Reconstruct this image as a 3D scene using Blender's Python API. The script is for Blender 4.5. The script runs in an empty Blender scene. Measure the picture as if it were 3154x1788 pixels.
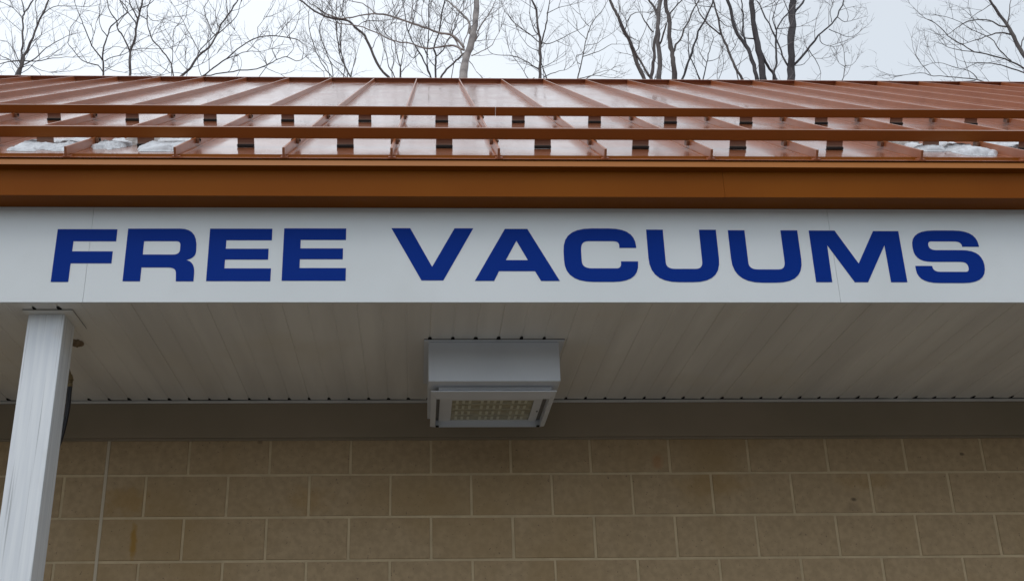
import bpy, bmesh, math, random
from mathutils import Vector, Matrix, Quaternion, noise
scene = bpy.context.scene
COL = scene.collection
R = math.radians
EYE = 1.6                       # height of the lens above the ground

# ------------------------------------------------------------ camera
cam_data = bpy.data.cameras.new('camera')
cam = bpy.data.objects.new('camera', cam_data); COL.objects.link(cam)
scene.camera = cam
cam_data.sensor_fit = 'HORIZONTAL'; cam_data.sensor_width = 36.0
cam_data.lens = 3524.6 / 3154 * 36.0
cam_data.shift_x = (1577 - 1397.2) / 3154
cam_data.clip_start = 0.05; cam_data.clip_end = 3000
def cam_matrix(pitch, yaw, roll):
    cp, sp = math.cos(pitch), math.sin(pitch)
    cy, sy = math.cos(yaw), math.sin(yaw)
    cr, sr = math.cos(roll), math.sin(roll)
    base = Matrix(((1,0,0),(0,0,-1),(0,1,0)))
    rx = Matrix(((1,0,0),(0,cp,sp),(0,-sp,cp)))
    ry = Matrix(((cy,-sy,0),(sy,cy,0),(0,0,1)))
    rz = Matrix(((cr,-sr,0),(sr,cr,0),(0,0,1)))
    w2c = rz @ rx @ base @ ry           # x right, y down, z forward
    c2w = w2c.transposed()
    right, down, fwd = c2w.col[0], c2w.col[1], c2w.col[2]
    m = Matrix.Identity(4)
    for i in range(3):
        m[i][0] = right[i]; m[i][1] = -down[i]; m[i][2] = -fwd[i]
    return m
M = cam_matrix(0.3978213, 0.0346027, -0.0128666)
M.translation = Vector((0, 0, EYE))
cam.matrix_world = M

# ------------------------------------------------------------ light and sky
SUN_EL, SUN_AZ = R(60), R(200)          # high, behind and left of the camera, veiled by cloud
world = bpy.data.worlds.new('World'); scene.world = world
world.use_nodes = True
nt = world.node_tree; N = nt.nodes; L = nt.links
for nd in list(N): N.remove(nd)
wo = N.new('ShaderNodeOutputWorld')
sky = N.new('ShaderNodeTexSky'); sky.sky_type = 'NISHITA'; sky.sun_disc = False
sky.sun_elevation = SUN_EL; sky.sun_rotation = SUN_AZ
bg1 = N.new('ShaderNodeBackground'); bg1.inputs[1].default_value = 0.045
L.new(sky.outputs[0], bg1.inputs[0])
tc = N.new('ShaderNodeTexCoord')
sx = N.new('ShaderNodeSeparateXYZ'); L.new(tc.outputs['Generated'], sx.inputs[0])
nz = N.new('ShaderNodeTexNoise'); nz.inputs['Scale'].default_value = 2.2; nz.inputs['Detail'].default_value = 3
L.new(tc.outputs['Generated'], nz.inputs['Vector'])
ma = N.new('ShaderNodeMath'); ma.operation = 'MULTIPLY_ADD'; ma.inputs[1].default_value = 0.5
L.new(nz.outputs['Fac'], ma.inputs[0]); L.new(sx.outputs['X'], ma.inputs[2])
mr = N.new('ShaderNodeMapRange'); mr.inputs['From Min'].default_value = 0.22; mr.inputs['From Max'].default_value = 0.62
L.new(ma.outputs[0], mr.inputs['Value'])
mx = N.new('ShaderNodeMix'); mx.data_type = 'RGBA'
mx.inputs['A'].default_value = (0.80, 0.83, 0.84, 1); mx.inputs['B'].default_value = (0.57, 0.595, 0.60, 1)
L.new(mr.outputs[0], mx.inputs['Factor'])
# the cloud is thinner beyond the building than behind the camera
my = N.new('ShaderNodeMapRange'); my.interpolation_type = 'SMOOTHSTEP'
my.inputs['From Min'].default_value = -0.6; my.inputs['From Max'].default_value = 0.7
my.inputs['To Min'].default_value = 0.84; my.inputs['To Max'].default_value = 0.885
L.new(sx.outputs['Y'], my.inputs['Value'])
bg2 = N.new('ShaderNodeBackground')
L.new(mx.outputs['Result'], bg2.inputs[0]); L.new(my.outputs[0], bg2.inputs[1])
ad = N.new('ShaderNodeAddShader'); L.new(bg1.outputs[0], ad.inputs[0]); L.new(bg2.outputs[0], ad.inputs[1])
L.new(ad.outputs[0], wo.inputs[0])

sun_d = bpy.data.lights.new('sun', 'SUN'); sun_d.energy = 0.5; sun_d.angle = R(30); sun_d.color = (1, .97, .93)
sun = bpy.data.objects.new('sun', sun_d); COL.objects.link(sun)
sdir = Vector((math.sin(SUN_AZ)*math.cos(SUN_EL), math.cos(SUN_AZ)*math.cos(SUN_EL), math.sin(SUN_EL)))
sun.rotation_euler = sdir.to_track_quat('Z', 'Y').to_euler()
scene.view_settings.view_transform = 'Standard'; scene.view_settings.look = 'None'
scene.view_settings.exposure = 0.36; scene.view_settings.gamma = 1.0

# ------------------------------------------------------------ materials
def mat(name, color, rough=.5, metal=0., spec=.5, coat=0., coat_rough=.05, var=None, var_scale=5., stretch=(1,1,1),
        bump=0., bump_scale=40., bump_stretch=(1,1,1), stain=None, stain_scale=1.5, stain_pos=(.55,.75), speck=None, streak=None, coat_var=None, sss=0.):
    m = bpy.data.materials.new(name); m.use_nodes = True
    t = m.node_tree; n = t.nodes; l = t.links; b = n['Principled BSDF']
    b.inputs['Roughness'].default_value = rough; b.inputs['Metallic'].default_value = metal
    b.inputs['Specular IOR Level'].default_value = spec
    b.inputs['Coat Weight'].default_value = coat; b.inputs['Coat Roughness'].default_value = coat_rough
    if sss:
        b.inputs['Subsurface Weight'].default_value = sss; b.inputs['Subsurface Radius'].default_value = (.02,.02,.02); b.inputs['Subsurface Scale'].default_value = .6
    co = n.new('ShaderNodeTexCoord')
    def noise_fac(scale, st, detail=4, lo=.35, hi=.65):
        mp = n.new('ShaderNodeMapping'); mp.inputs['Scale'].default_value = st
        l.new(co.outputs['Object'], mp.inputs['Vector'])
        x = n.new('ShaderNodeTexNoise'); x.inputs['Scale'].default_value = scale; x.inputs['Detail'].default_value = detail
        l.new(mp.outputs[0], x.inputs['Vector'])
        r = n.new('ShaderNodeMapRange'); r.inputs['From Min'].default_value = lo; r.inputs['From Max'].default_value = hi
        l.new(x.outputs['Fac'], r.inputs['Value']); return r.outputs[0]
    def mixc(fac, a, bb):
        x = n.new('ShaderNodeMix'); x.data_type = 'RGBA'
        l.new(fac, x.inputs['Factor'])
        if isinstance(a, tuple): x.inputs['A'].default_value = (*a, 1)
        else: l.new(a, x.inputs['A'])
        x.inputs['B'].default_value = (*bb, 1); return x.outputs['Result']
    cur = tuple(color)
    if var: cur = mixc(noise_fac(var_scale, stretch), cur, var)
    if stain: cur = mixc(noise_fac(stain_scale, (1,1,1), 3, *stain_pos), cur, stain)
    if speck: cur = mixc(noise_fac(speck[1], (1,1,1), 2, .68, .74), cur, speck[0])
    if streak: cur = mixc(noise_fac(streak[1], streak[2], 2, .60, .70), cur, streak[0])
    if isinstance(cur, tuple): b.inputs['Base Color'].default_value = (*cur, 1)
    else: l.new(cur, b.inputs['Base Color'])
    if coat_var:        # patches of dried grime and wet film on the glossy paint
        g_ = noise_fac(3.5, (1.6,.7,.7), 6, .3, .7); q_ = n.new('ShaderNodeMapRange')
        q_.inputs['To Min'].default_value, q_.inputs['To Max'].default_value = coat_var
        l.new(g_, q_.inputs['Value']); l.new(q_.outputs[0], b.inputs['Coat Roughness'])
    if bump:
        f = noise_fac(bump_scale, bump_stretch, 5, 0, 1)
        bp = n.new('ShaderNodeBump'); bp.inputs['Strength'].default_value = 1; bp.inputs['Distance'].default_value = bump
        l.new(f, bp.inputs['Height']); l.new(bp.outputs[0], b.inputs['Normal'])
        if coat: l.new(bp.outputs[0], b.inputs['Coat Normal'])
    return m
M_roof = mat('copper brown painted metal roof', (.30,.088,.030), .26, .05, .55, .74, .09, var=(.34,.11,.042), var_scale=3, coat_var=(.05,.20), bump=.0016, bump_scale=2.2, bump_stretch=(2.5,1,1))
M_trim = mat('copper brown trim paint', (.205,.052,.0022), .42, 0, .08, 0, var=(.235,.066,.003), var_scale=1.2, bump=.0006, bump_scale=4)
M_rail = mat('copper brown rail paint', (.215,.058,.008), .34, 0, .26, 0, var=(.245,.072,.011), var_scale=1.2)
M_drip = mat('copper drip edge with painted sky light', (.36,.125,.024), .4, 0, .2, 0, var=(.39,.14,.028), var_scale=1.5)  # lighter orange metal, raised further so the colour carries sky light on the lip
M_seam = mat('copper brown seam metal', (.33,.105,.040), .28, 0, .6, 0, var=(.38,.13,.052), var_scale=6)
M_plate = mat('brown plate metal', (.27,.135,.09), .40, .1, .5)
M_clamp = mat('dull brown clamp metal', (.22,.105,.06), .40, .1, .4)
M_rubber = mat('black rubber', (.02,.018,.017), .7)
M_white = mat('white sign panel', (.74,.765,.765), .38, 0, .3, var=(.705,.735,.735), var_scale=1.5, bump=.0005, bump_scale=3, stain=(.68,.70,.69), stain_scale=2.6, stain_pos=(.5,.8))
M_blue = mat('blue vinyl', (.0018,.030,.245), .45, 0, .06)
M_soffit = mat('white vinyl soffit', (.80,.77,.71), .5, 0, .3, var=(.68,.65,.60), var_scale=3.2, stretch=(2.2,.22,1), stain=(.72,.67,.58), stain_scale=1.6)
M_frieze = mat('grey frieze board', (.33,.265,.19), .6, 0, .2, var=(.28,.23,.16), var_scale=2)
M_block = mat('tan concrete block', (.475,.345,.205), .9, 0, .12, var=(.40,.29,.17), var_scale=34, bump=.003, bump_scale=75,
              stain=(.37,.25,.12), stain_scale=1.5, stain_pos=(.50,.78), speck=((.24,.17,.11), 85))
M_mortar = mat('pale mortar', (.62,.49,.31), .95, 0, .1, var=(.52,.41,.26), var_scale=12, bump=.001, bump_scale=120)
def blotches(m, spots):      # (x, z, half width, half height, colour, strength) discoloured patches of the block itself
    t = m.node_tree; n = t.nodes; l = t.links; b = n['Principled BSDF']
    src = b.inputs['Base Color'].links[0].from_socket
    co = n.new('ShaderNodeTexCoord'); wn = n.new('ShaderNodeTexNoise'); wn.inputs['Scale'].default_value = 22; wn.inputs['Detail'].default_value = 4
    l.new(co.outputs['Object'], wn.inputs['Vector'])
    for (x, z, hw_, hh_, colr, k) in spots:
        mp = n.new('ShaderNodeMapping'); mp.inputs['Location'].default_value = (-x/hw_, 0, -z/hh_); mp.inputs['Scale'].default_value = (1/hw_, 0, 1/hh_)
        l.new(co.outputs['Object'], mp.inputs['Vector'])
        ln_ = n.new('ShaderNodeVectorMath'); ln_.operation = 'LENGTH'; l.new(mp.outputs[0], ln_.inputs[0])
        ad_ = n.new('ShaderNodeMath'); ad_.operation = 'MULTIPLY_ADD'; ad_.inputs[1].default_value = 1.6; l.new(wn.outputs['Fac'], ad_.inputs[0]); l.new(ln_.outputs['Value'], ad_.inputs[2])
        r_ = n.new('ShaderNodeMapRange'); r_.inputs['From Min'].default_value = 1.75; r_.inputs['From Max'].default_value = 1.15; r_.inputs['To Max'].default_value = k
        l.new(ad_.outputs[0], r_.inputs['Value'])
        x_ = n.new('ShaderNodeMix'); x_.data_type = 'RGBA'; l.new(r_.outputs[0], x_.inputs['Factor']); l.new(src, x_.inputs['A']); x_.inputs['B'].default_value = (*colr, 1)
        src = x_.outputs['Result']
    l.new(src, b.inputs['Base Color'])
YEL = (.36,.20,.045); DRK = (.10,.07,.05)
blotches(M_block, [(-1.39,2.665,.020,.115,YEL,.85), (2.215,2.850,.020,.013,DRK,.8), (2.21,2.80,.05,.03,DRK,.25), (2.814,3.081,.017,.011,DRK,.75), (-.80,3.16,.02,.016,DRK,.5), (1.228,3.05,.035,.05,(.42,.16,.05),.35), (-1.45,2.86,.16,.10,YEL,.35), (-.55,2.86,.14,.09,YEL,.25), (1.5,2.93,.25,.07,YEL,.22), (2.3,2.95,.2,.06,YEL,.22)])
M_caulk = mat('control joint sealant', (.56,.47,.34), .7)
M_post = mat('off white painted steel', (.84,.86,.87), .36, 0, .5, var=(.74,.765,.79), var_scale=9, stretch=(6,6,.25),
             stain=(.66,.63,.58), stain_scale=3, stain_pos=(.58,.8), streak=((.44,.45,.46), 22, (3.2,3.2,.06)))
M_light = mat('white powder coated metal', (.66,.68,.71), .4, 0, .4, var=(.62,.64,.67), var_scale=6)
M_reflect = mat('yellowed reflector', (.46,.43,.30), .3, .1, .5, var=(.26,.24,.16), var_scale=30, stretch=(1,2,1))
M_recess_shade = mat('grey recess shade', (.17,.165,.16), .6)  # dark grey that paints the shade inside the lamp recess
M_led = mat('pale diode lens', (.62,.61,.50), .3)
M_snow = mat('melting snow', (.66,.68,.70), .6, 0, .25, var=(.52,.53,.55), var_scale=25, bump=.002, bump_scale=70, sss=.35)
M_snow_shade = mat('shaded melting snow', (.42,.40,.38), .6, 0, .25, var=(.30,.27,.25), var_scale=18, bump=.0015, bump_scale=60)  # darker copy of the snow, with shade put into its colour
M_black = mat('black hose rubber', (.012,.012,.016), .45)
M_brass = mat('dull brass', (.22,.16,.08), .5, .6)
M_mud = mat('dried mud nest', (.30,.22,.14), .95, 0, .1, var=(.17,.12,.075), var_scale=60, bump=.004, bump_scale=120)
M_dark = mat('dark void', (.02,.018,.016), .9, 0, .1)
M_steel = mat('zinc bolt', (.30,.24,.21), .4, .6)
M_ground = mat('worn concrete paving', (.165,.16,.15), .85, 0, .2, var=(.12,.117,.11), var_scale=1.2, bump=.003, bump_scale=30)
M_blocker = mat('unseen sky blocker brown', (.075,.066,.052), .95, 0, .05, var=(.045,.042,.034), var_scale=.25, bump=.3, bump_scale=.8)
M_bark = mat('grey brown bark', (.165,.150,.145), .9, 0, .15, var=(.085,.072,.072), var_scale=6, stretch=(1,1,.4), bump=.01, bump_scale=14)
M_barkp = mat('pale grey bark', (.44,.41,.39), .9, 0, .15, var=(.25,.23,.225), var_scale=5, stretch=(1,1,1.5), bump=.01, bump_scale=14)
M_barkd = mat('dark wet bark', (.095,.09,.095), .85, 0, .2, var=(.055,.05,.054), var_scale=6, stretch=(1,1,.4), bump=.01, bump_scale=14)
M_twig = mat('thin grey twigs', (.17,.152,.150), .9, 0, .1)

# ------------------------------------------------------------ mesh helpers
class MB:
    def __init__(s): s.v = []; s.f = []; s.m = []
    def poly(s, pts, faces, mi=0):
        b = len(s.v); s.v += [tuple(p) for p in pts]; s.f += [tuple(b+i for i in f) for f in faces]; s.m += [mi]*len(faces)
    def box(s, x0, x1, y0, y1, z0, z1, mi=0):
        p = [(x,y,z) for z in (z0,z1) for y in (y0,y1) for x in (x0,x1)]
        s.poly(p, [(0,2,3,1),(4,5,7,6),(0,1,5,4),(2,6,7,3),(0,4,6,2),(1,3,7,5)], mi)
    def hexa(s, p, mi=0):      # 8 pts, order like box
        s.poly(p, [(0,2,3,1),(4,5,7,6),(0,1,5,4),(2,6,7,3),(0,4,6,2),(1,3,7,5)], mi)
    def extr_x(s, prof, x0, x1, mi=0):   # closed (y,z) polygon
        n = len(prof)
        p = [(x0,y,z) for y,z in prof] + [(x1,y,z) for y,z in prof]
        s.poly(p, [(i,(i+1)%n,n+(i+1)%n,n+i) for i in range(n)] + [tuple(range(n-1,-1,-1)), tuple(range(n,2*n))], mi)
    def tube(s, pts, rad, sides=6, cap=True):
        b = len(s.v); n = len(pts); pts = [Vector(p) for p in pts]
        ref = Vector((0.31,0.87,0.38))
        for i,p in enumerate(pts):
            d = (pts[min(i+1,n-1)] - pts[max(i-1,0)])
            if d.length < 1e-9: d = Vector((0,0,1))
            d.normalize(); u = d.cross(ref)
            if u.length < .05: u = d.cross(Vector((1,0,0)))
            u.normalize(); w = d.cross(u)
            for k in range(sides):
                a = 2*math.pi*k/sides
                q = p + (u*math.cos(a) + w*math.sin(a))*rad[i]
                s.v.append((q.x,q.y,q.z))
        for i in range(n-1):
            for k in range(sides):
                s.f.append((b+i*sides+k, b+i*sides+(k+1)%sides, b+(i+1)*sides+(k+1)%sides, b+(i+1)*sides+k)); s.m.append(0)
        if cap:
            s.f.append(tuple(b+(n-1)*sides+k for k in range(sides))); s.m.append(0)
            s.f.append(tuple(b+k for k in reversed(range(sides)))); s.m.append(0)
    def build(s, name, mats, parent=None, smooth=False, bevel=0, fix=True):
        me = bpy.data.meshes.new(name); me.from_pydata(s.v, [], s.f)
        if not isinstance(mats, (list,tuple)): mats = [mats]
        for m_ in mats: me.materials.append(m_)
        if len(mats) > 1:
            for p_,mi in zip(me.polygons, s.m): p_.material_index = mi
        if fix and len(s.f) < 60000:
            bm = bmesh.new(); bm.from_mesh(me); bmesh.ops.recalc_face_normals(bm, faces=bm.faces); bm.to_mesh(me); bm.free()
        if smooth:
            for p_ in me.polygons: p_.use_smooth = True
        me.update()
        o = bpy.data.objects.new(name, me); COL.objects.link(o)
        if parent:
            o.parent = parent
            o.matrix_parent_inverse = parent.matrix_basis.inverted()
        if bevel:
            bv = o.modifiers.new('bevel','BEVEL'); bv.width = bevel; bv.segments = 2; bv.limit_method = 'ANGLE'
        return o
def tag(o, label=None, cat=None, group=None, kind=None):
    if label: o['label'] = label
    if cat: o['category'] = cat
    if group: o['group'] = group
    if kind: o['kind'] = kind
    return o
def empty(name, loc, label=None, cat=None, group=None):
    o = bpy.data.objects.new(name, None); COL.objects.link(o); o.location = loc; o.empty_display_size = .2
    return tag(o, label, cat, group)
def dup(o, parent, off):
    c = o.copy(); COL.objects.link(c); c.parent = parent; c.matrix_parent_inverse = o.matrix_parent_inverse.copy()
    c.location = o.location + Vector(off); return c
def dup_tree(o, parent, off):
    c = dup(o, parent, off)
    for ch in list(o.children):
        k = ch.copy(); COL.objects.link(k); k.parent = c; k.matrix_parent_inverse = ch.matrix_parent_inverse.copy()
    return c

# ------------------------------------------------------------ key dimensions (metres)
X0, X1 = -9.0, 11.0
ZS = EYE + 1.7703            # soffit
YS = 4.3334                  # face of the sign board
YW = 5.70                    # face of the block wall
ZT = EYE + 2.2005            # top of the sign board
TH = R(35.46)
EAVE = Vector((0, 4.1974, EYE + 2.362))
SLOPE = 7.575
NRM = Vector((0, -math.sin(TH), math.cos(TH))); SL = Vector((0.1025/SLOPE, math.cos(TH), math.sin(TH)))
def RF(x, d, n): return EAVE + Vector((x,0,0)) + SL*d + NRM*n      # roof coordinates

# ------------------------------------------------------------ ground
g = MB(); n_ = 40
g.poly([(-700,-700,0),(700,-700,0),(700,700,0),(-700,700,0)], [(0,1,2,3)])
tag(g.build('ground', M_ground), kind='structure')

# unseen wooded rise added to block low sky, behind the camera and to both sides
q = MB(); nseg = 120; ang0, ang1 = R(150), R(390); base = []
for i in range(nseg+1):
    a = ang0 + (ang1-ang0)*i/nseg; c, s_ = math.cos(a), math.sin(a)
    h = 13 + 5*noise.noise(Vector((c*3, s_*3, 0))) + 2.2*noise.noise(Vector((c*14, s_*14, 2))) + 1.0*noise.noise(Vector((c*50, s_*50, 2)))
    for rr_, hh in ((62,0),(68,h*.55),(76,h*.9),(92,h),(140,h*.8),(220,0)):
        k_ = rr_ + 3*noise.noise(Vector((c*9, s_*9, rr_)))
        base.append((c*k_, s_*k_, hh))
q.poly(base, [(i*6+j, i*6+j+1, i*6+j+7, i*6+j+6) for i in range(nseg) for j in range(5)])
tag(q.build('sky_blocking_rise', M_blocker, smooth=True, fix=False), kind='structure')

# ------------------------------------------------------------ building
bld = empty('car_wash_building', (1,YW,0), 'tan block building with a glossy copper brown standing seam roof and deep white soffit', 'building')
# block wall: every block face chamfered over a mortar bed
rnd = random.Random(3)
w = MB(); P = .4075; H = .2135; J = .0058; ZB = EYE + 1.3885; XC = -1.56
w.box(X0, X1, YW+.0015, YW+.2, 0, ZB+.3, 1)
row = 1
k = 1
rows = [(ZB, ZB+.2)]; z = ZB
while z > .05:
    rows.append((max(z-H, 0), z)); z -= H
for ri,(za,zb) in enumerate(rows):
    off = XC if ri % 2 == 0 else XC + P/2
    i0 = int(math.floor((X0-off)/P)); edges = [off + P*i for i in range(i0, int((X1-off)/P)+1)]
    for i in range(len(edges)-1):
        segs = [(edges[i], edges[i+1])]
        if edges[i] < XC-.01 < XC+.01 < edges[i+1]: segs = [(edges[i], XC), (XC, edges[i+1])]
        for a,b in segs:
            a = max(a, X0) + J + rnd.uniform(-.001,.001); b = min(b, X1) - J + rnd.uniform(-.001,.001)
            if b-a < .03: continue
            y = YW - .0025 + rnd.uniform(-.0007,.0007); c = .003
            z0, z1 = za+J+rnd.uniform(-.0008,.0008), zb-J+rnd.uniform(-.0008,.0008)
            p = [(a,YW+.002,z0),(b,YW+.002,z0),(b,YW+.002,z1),(a,YW+.002,z1),(a+c,y,z0+c),(b-c,y,z0+c),(b-c,y,z1-c),(a+c,y,z1-c)]
            w.poly(p, [(4,5,6,7),(0,1,5,4),(1,2,6,5),(2,3,7,6),(3,0,4,7)], 0)
w.box(XC-.0075, XC+.0075, YW-.0035, YW+.001, 0, ZB+.2, 2)
wall = w.build('block_wall', [M_block, M_mortar, M_caulk], bld, fix=False)
for nm,(a,b,c,d) in {'side_wall':(X0, X0+.2, YW+.2, 16.3), 'side_wall.001':(X1-.2, X1, YW+.2, 16.3), 'back_wall':(X0, X1, 16.3, 16.5)}.items():
    q = MB(); q.box(a,b,c,d,0,ZS+.3); q.build(nm.split('.')[0], M_block, bld)
# frieze
q = MB(); q.box(X0, X1, YW-.022, YW+.05, EYE+1.5773, ZS-.013); q.build('frieze_board', M_frieze, bld, bevel=.002)
q = MB(); q.box(X0, X1, YW-.010, YW+.02, EYE+1.5773-.012, EYE+1.5773-.0005); q.build('frieze_trim', M_frieze, bld)
# soffit: ribbed sheets with a vee groove every 4 in, a deeper one where panels lock
q = MB(); prof = []; G = .1016; x = -1.4673 - G*74; i = -74
while x < X1+.1:
    wdt, dep = (.0032,.0032) if i % 3 == 0 else (.005,.0020)
    prof += [(x-wdt, ZS), (x-wdt*.3, ZS+dep), (x+wdt*.3, ZS+dep), (x+wdt, ZS)]
    x += G; i += 1
ya, yb = YS+.012, YW-.042
pts = [(px_,ya,pz) for px_,pz in prof] + [(px_,yb,pz) for px_,pz in prof]; n = len(prof)
q.poly(pts, [(i,i+1,n+i+1,n+i) for i in range(n-1)])
for k_ in range(-74, 122):    # flat dark patches painted as gap shade where the grooves run into the wall channel and the fixture plates
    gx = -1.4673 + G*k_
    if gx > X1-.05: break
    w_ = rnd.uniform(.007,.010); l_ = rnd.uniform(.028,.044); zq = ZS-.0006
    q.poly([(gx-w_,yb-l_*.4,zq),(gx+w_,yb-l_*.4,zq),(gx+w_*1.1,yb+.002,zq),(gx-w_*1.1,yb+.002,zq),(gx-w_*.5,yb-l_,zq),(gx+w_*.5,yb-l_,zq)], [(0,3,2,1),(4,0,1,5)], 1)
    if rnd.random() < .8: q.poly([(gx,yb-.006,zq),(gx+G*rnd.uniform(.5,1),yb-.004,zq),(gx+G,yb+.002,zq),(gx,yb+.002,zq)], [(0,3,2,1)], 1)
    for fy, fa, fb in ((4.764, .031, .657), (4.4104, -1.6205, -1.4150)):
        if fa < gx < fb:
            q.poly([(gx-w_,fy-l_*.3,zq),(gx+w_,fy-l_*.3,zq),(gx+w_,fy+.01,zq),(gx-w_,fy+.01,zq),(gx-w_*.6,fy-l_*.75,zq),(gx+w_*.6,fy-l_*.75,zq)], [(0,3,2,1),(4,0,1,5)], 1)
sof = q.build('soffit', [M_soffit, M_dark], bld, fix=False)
q = MB(); q.extr_x([(YW-.033,ZS-.0125),(YW-.022,ZS-.0125),(YW-.022,ZS+.02),(YW-.025,ZS+.02),(YW-.025,ZS-.0095),(YW-.030,ZS-.0095),(YW-.030,ZS-.001),(YW-.033,ZS-.001)], X0, X1)
q.build('soffit_trim', M_soffit, bld)
q = MB(); q.box(X0, X1, YS+.03, YW+.1, ZS+.04, ZS+.05); q.build('soffit_backing', M_dark, bld)
# fascia with outward lip
def fas(pr):
    return [(YS+.001, ZT+.0006), (4.2274-pr, ZT), (4.2274-pr, EYE+2.3190), (4.1972, EYE+2.3255), (4.2000, EYE+2.3255), (4.2340, EYE+2.3225), (4.2340, EYE+2.40), (4.40, EYE+2.44), (4.40, ZT+.0006)]
for (a,b,pr) in ((X0,-4.82,0),(-4.82,1.2885,.0),(1.2885,7.39,.0012),(7.39,X1,.0)):
    q = MB(); q.extr_x(fas(pr), a+.0004, b-.0004); fa_ = q.build('fascia', M_trim, bld, bevel=.0012)
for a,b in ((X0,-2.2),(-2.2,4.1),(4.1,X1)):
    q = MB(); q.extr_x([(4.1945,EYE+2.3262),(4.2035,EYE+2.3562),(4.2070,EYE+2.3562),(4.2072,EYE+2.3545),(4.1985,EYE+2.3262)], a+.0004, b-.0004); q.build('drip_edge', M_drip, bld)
# roof sheet, subdivided per panel
SP = .45; XS0 = -.1077       # one seam passes here at the eave
ns0 = int(math.ceil((X0-XS0)/SP)); ns1 = int(math.floor((X1-XS0)/SP))
seams = [XS0+SP*i for i in range(ns0, ns1+1)]
XA, XB = seams[0]-.02, seams[-1]+.02
q = MB()
for j in range(len(seams)-1):
    a, b = seams[j], seams[j+1]; nd = 24; nx = 8; base = len(q.v)
    amp = .0007; ph = rnd.uniform(0,10)
    for iy in range(nd+1):
        for ix in range(nx+1):
            u_ = ix/nx; d = SLOPE*iy/nd
            hgt = amp*math.sin(math.pi*u_)**2*(noise.noise(Vector((ph+u_*1.2, d*.6, j*3.1)))*1.6)
            q.v.append(tuple(RF(a+(b-a)*u_, d, hgt)))
    for iy in range(nd):
        for ix in range(nx):
            k0 = base+iy*(nx+1)+ix
            q.f.append((k0,k0+1,k0+nx+2,k0+nx+1)); q.m.append(0)
# turned-down hem and underside
p = [RF(XA,0,0),RF(XB,0,0),RF(XB,0,-.003),RF(XA,0,-.003),RF(XA,.08,-.003),RF(XB,.08,-.003)]
q.poly(p, [(0,3,2,1),(3,4,5,2)])
p = [RF(XA,0,-.02),RF(XB,0,-.02),RF(XB,SLOPE,-.02),RF(XA,SLOPE,-.02)]
p = [v + Vector((0,.06,0)) if i_ < 2 else v for i_,v in enumerate(p)]
q.poly(p, [(0,1,2,3)])
roof = q.build('roof', M_roof, bld, smooth=True, fix=False)
# seams: the first one is built, the rest are copies
q = MB(); t = .0052; hs = .043
def pr(x, d, n): return RF(x, d, n)
def seam_box(m_, xa, xb, d0, d1, n0, n1):
    m_.hexa([pr(xa,d0,n0),pr(xb,d0,n0),pr(xa,d1,n0),pr(xb,d1,n0),pr(xa,d0,n1),pr(xb,d0,n1),pr(xa,d1,n1),pr(xb,d1,n1)])
seam_box(q, seams[0]-t, seams[0]+t, .012, SLOPE, -.001, hs)
seam_box(q, seams[0]+t, seams[0]+t+.012, .012, SLOPE, -.001, .0050)
seam_box(q, seams[0]-t-.009, seams[0]-t, .012, SLOPE, -.001, .0045)
s0 = q.build('seam', M_seam, roof, bevel=.0014)
for x in seams[1:]: dup(s0, roof, (x-seams[0],0,0))
# ridge closure and cap
q = MB(); seam_box(q, XA, XB, SLOPE-.004, SLOPE+.05, -.01, .041); q.build('ridge_closure', M_seam, roof, bevel=.001)
q = MB(); seam_box(q, XA, XB, SLOPE-.03, SLOPE+.06, .0435, .047); q.build('ridge_cap', M_seam, roof)
yr = RF(0,SLOPE,0).y; zr = RF(0,SLOPE,0).z; YB = 2*yr - EAVE.y
q = MB(); q.poly([(XA,yr+.05,zr+.045),(XB,yr+.05,zr+.045),(XB,YB,EAVE.z),(XA,YB,EAVE.z),(XA,YB,EAVE.z-.1),(XB,YB,EAVE.z-.1)], [(0,1,2,3),(3,2,5,4)]); q.build('back_slope', M_seam, roof, fix=False)
for x in (XA+.02, XB-.14):
    q = MB(); q.poly([(x,EAVE.y+.1,EAVE.z-.02),(x,YB-.1,EAVE.z-.02),(x,yr,zr-.03),(x+.1,EAVE.y+.1,EAVE.z-.02),(x+.1,YB-.1,EAVE.z-.02),(x+.1,yr,zr-.03)], [(0,1,2),(3,5,4),(0,3,4,1),(1,4,5,2),(2,5,3,0)])
    q.build('gable', M_seam, bld)
q = MB(); q.box(X0, X1, YS+.05, YB-.1, ZS+.35, ZS+.4); q.build('attic_floor', M_dark, bld)

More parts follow.
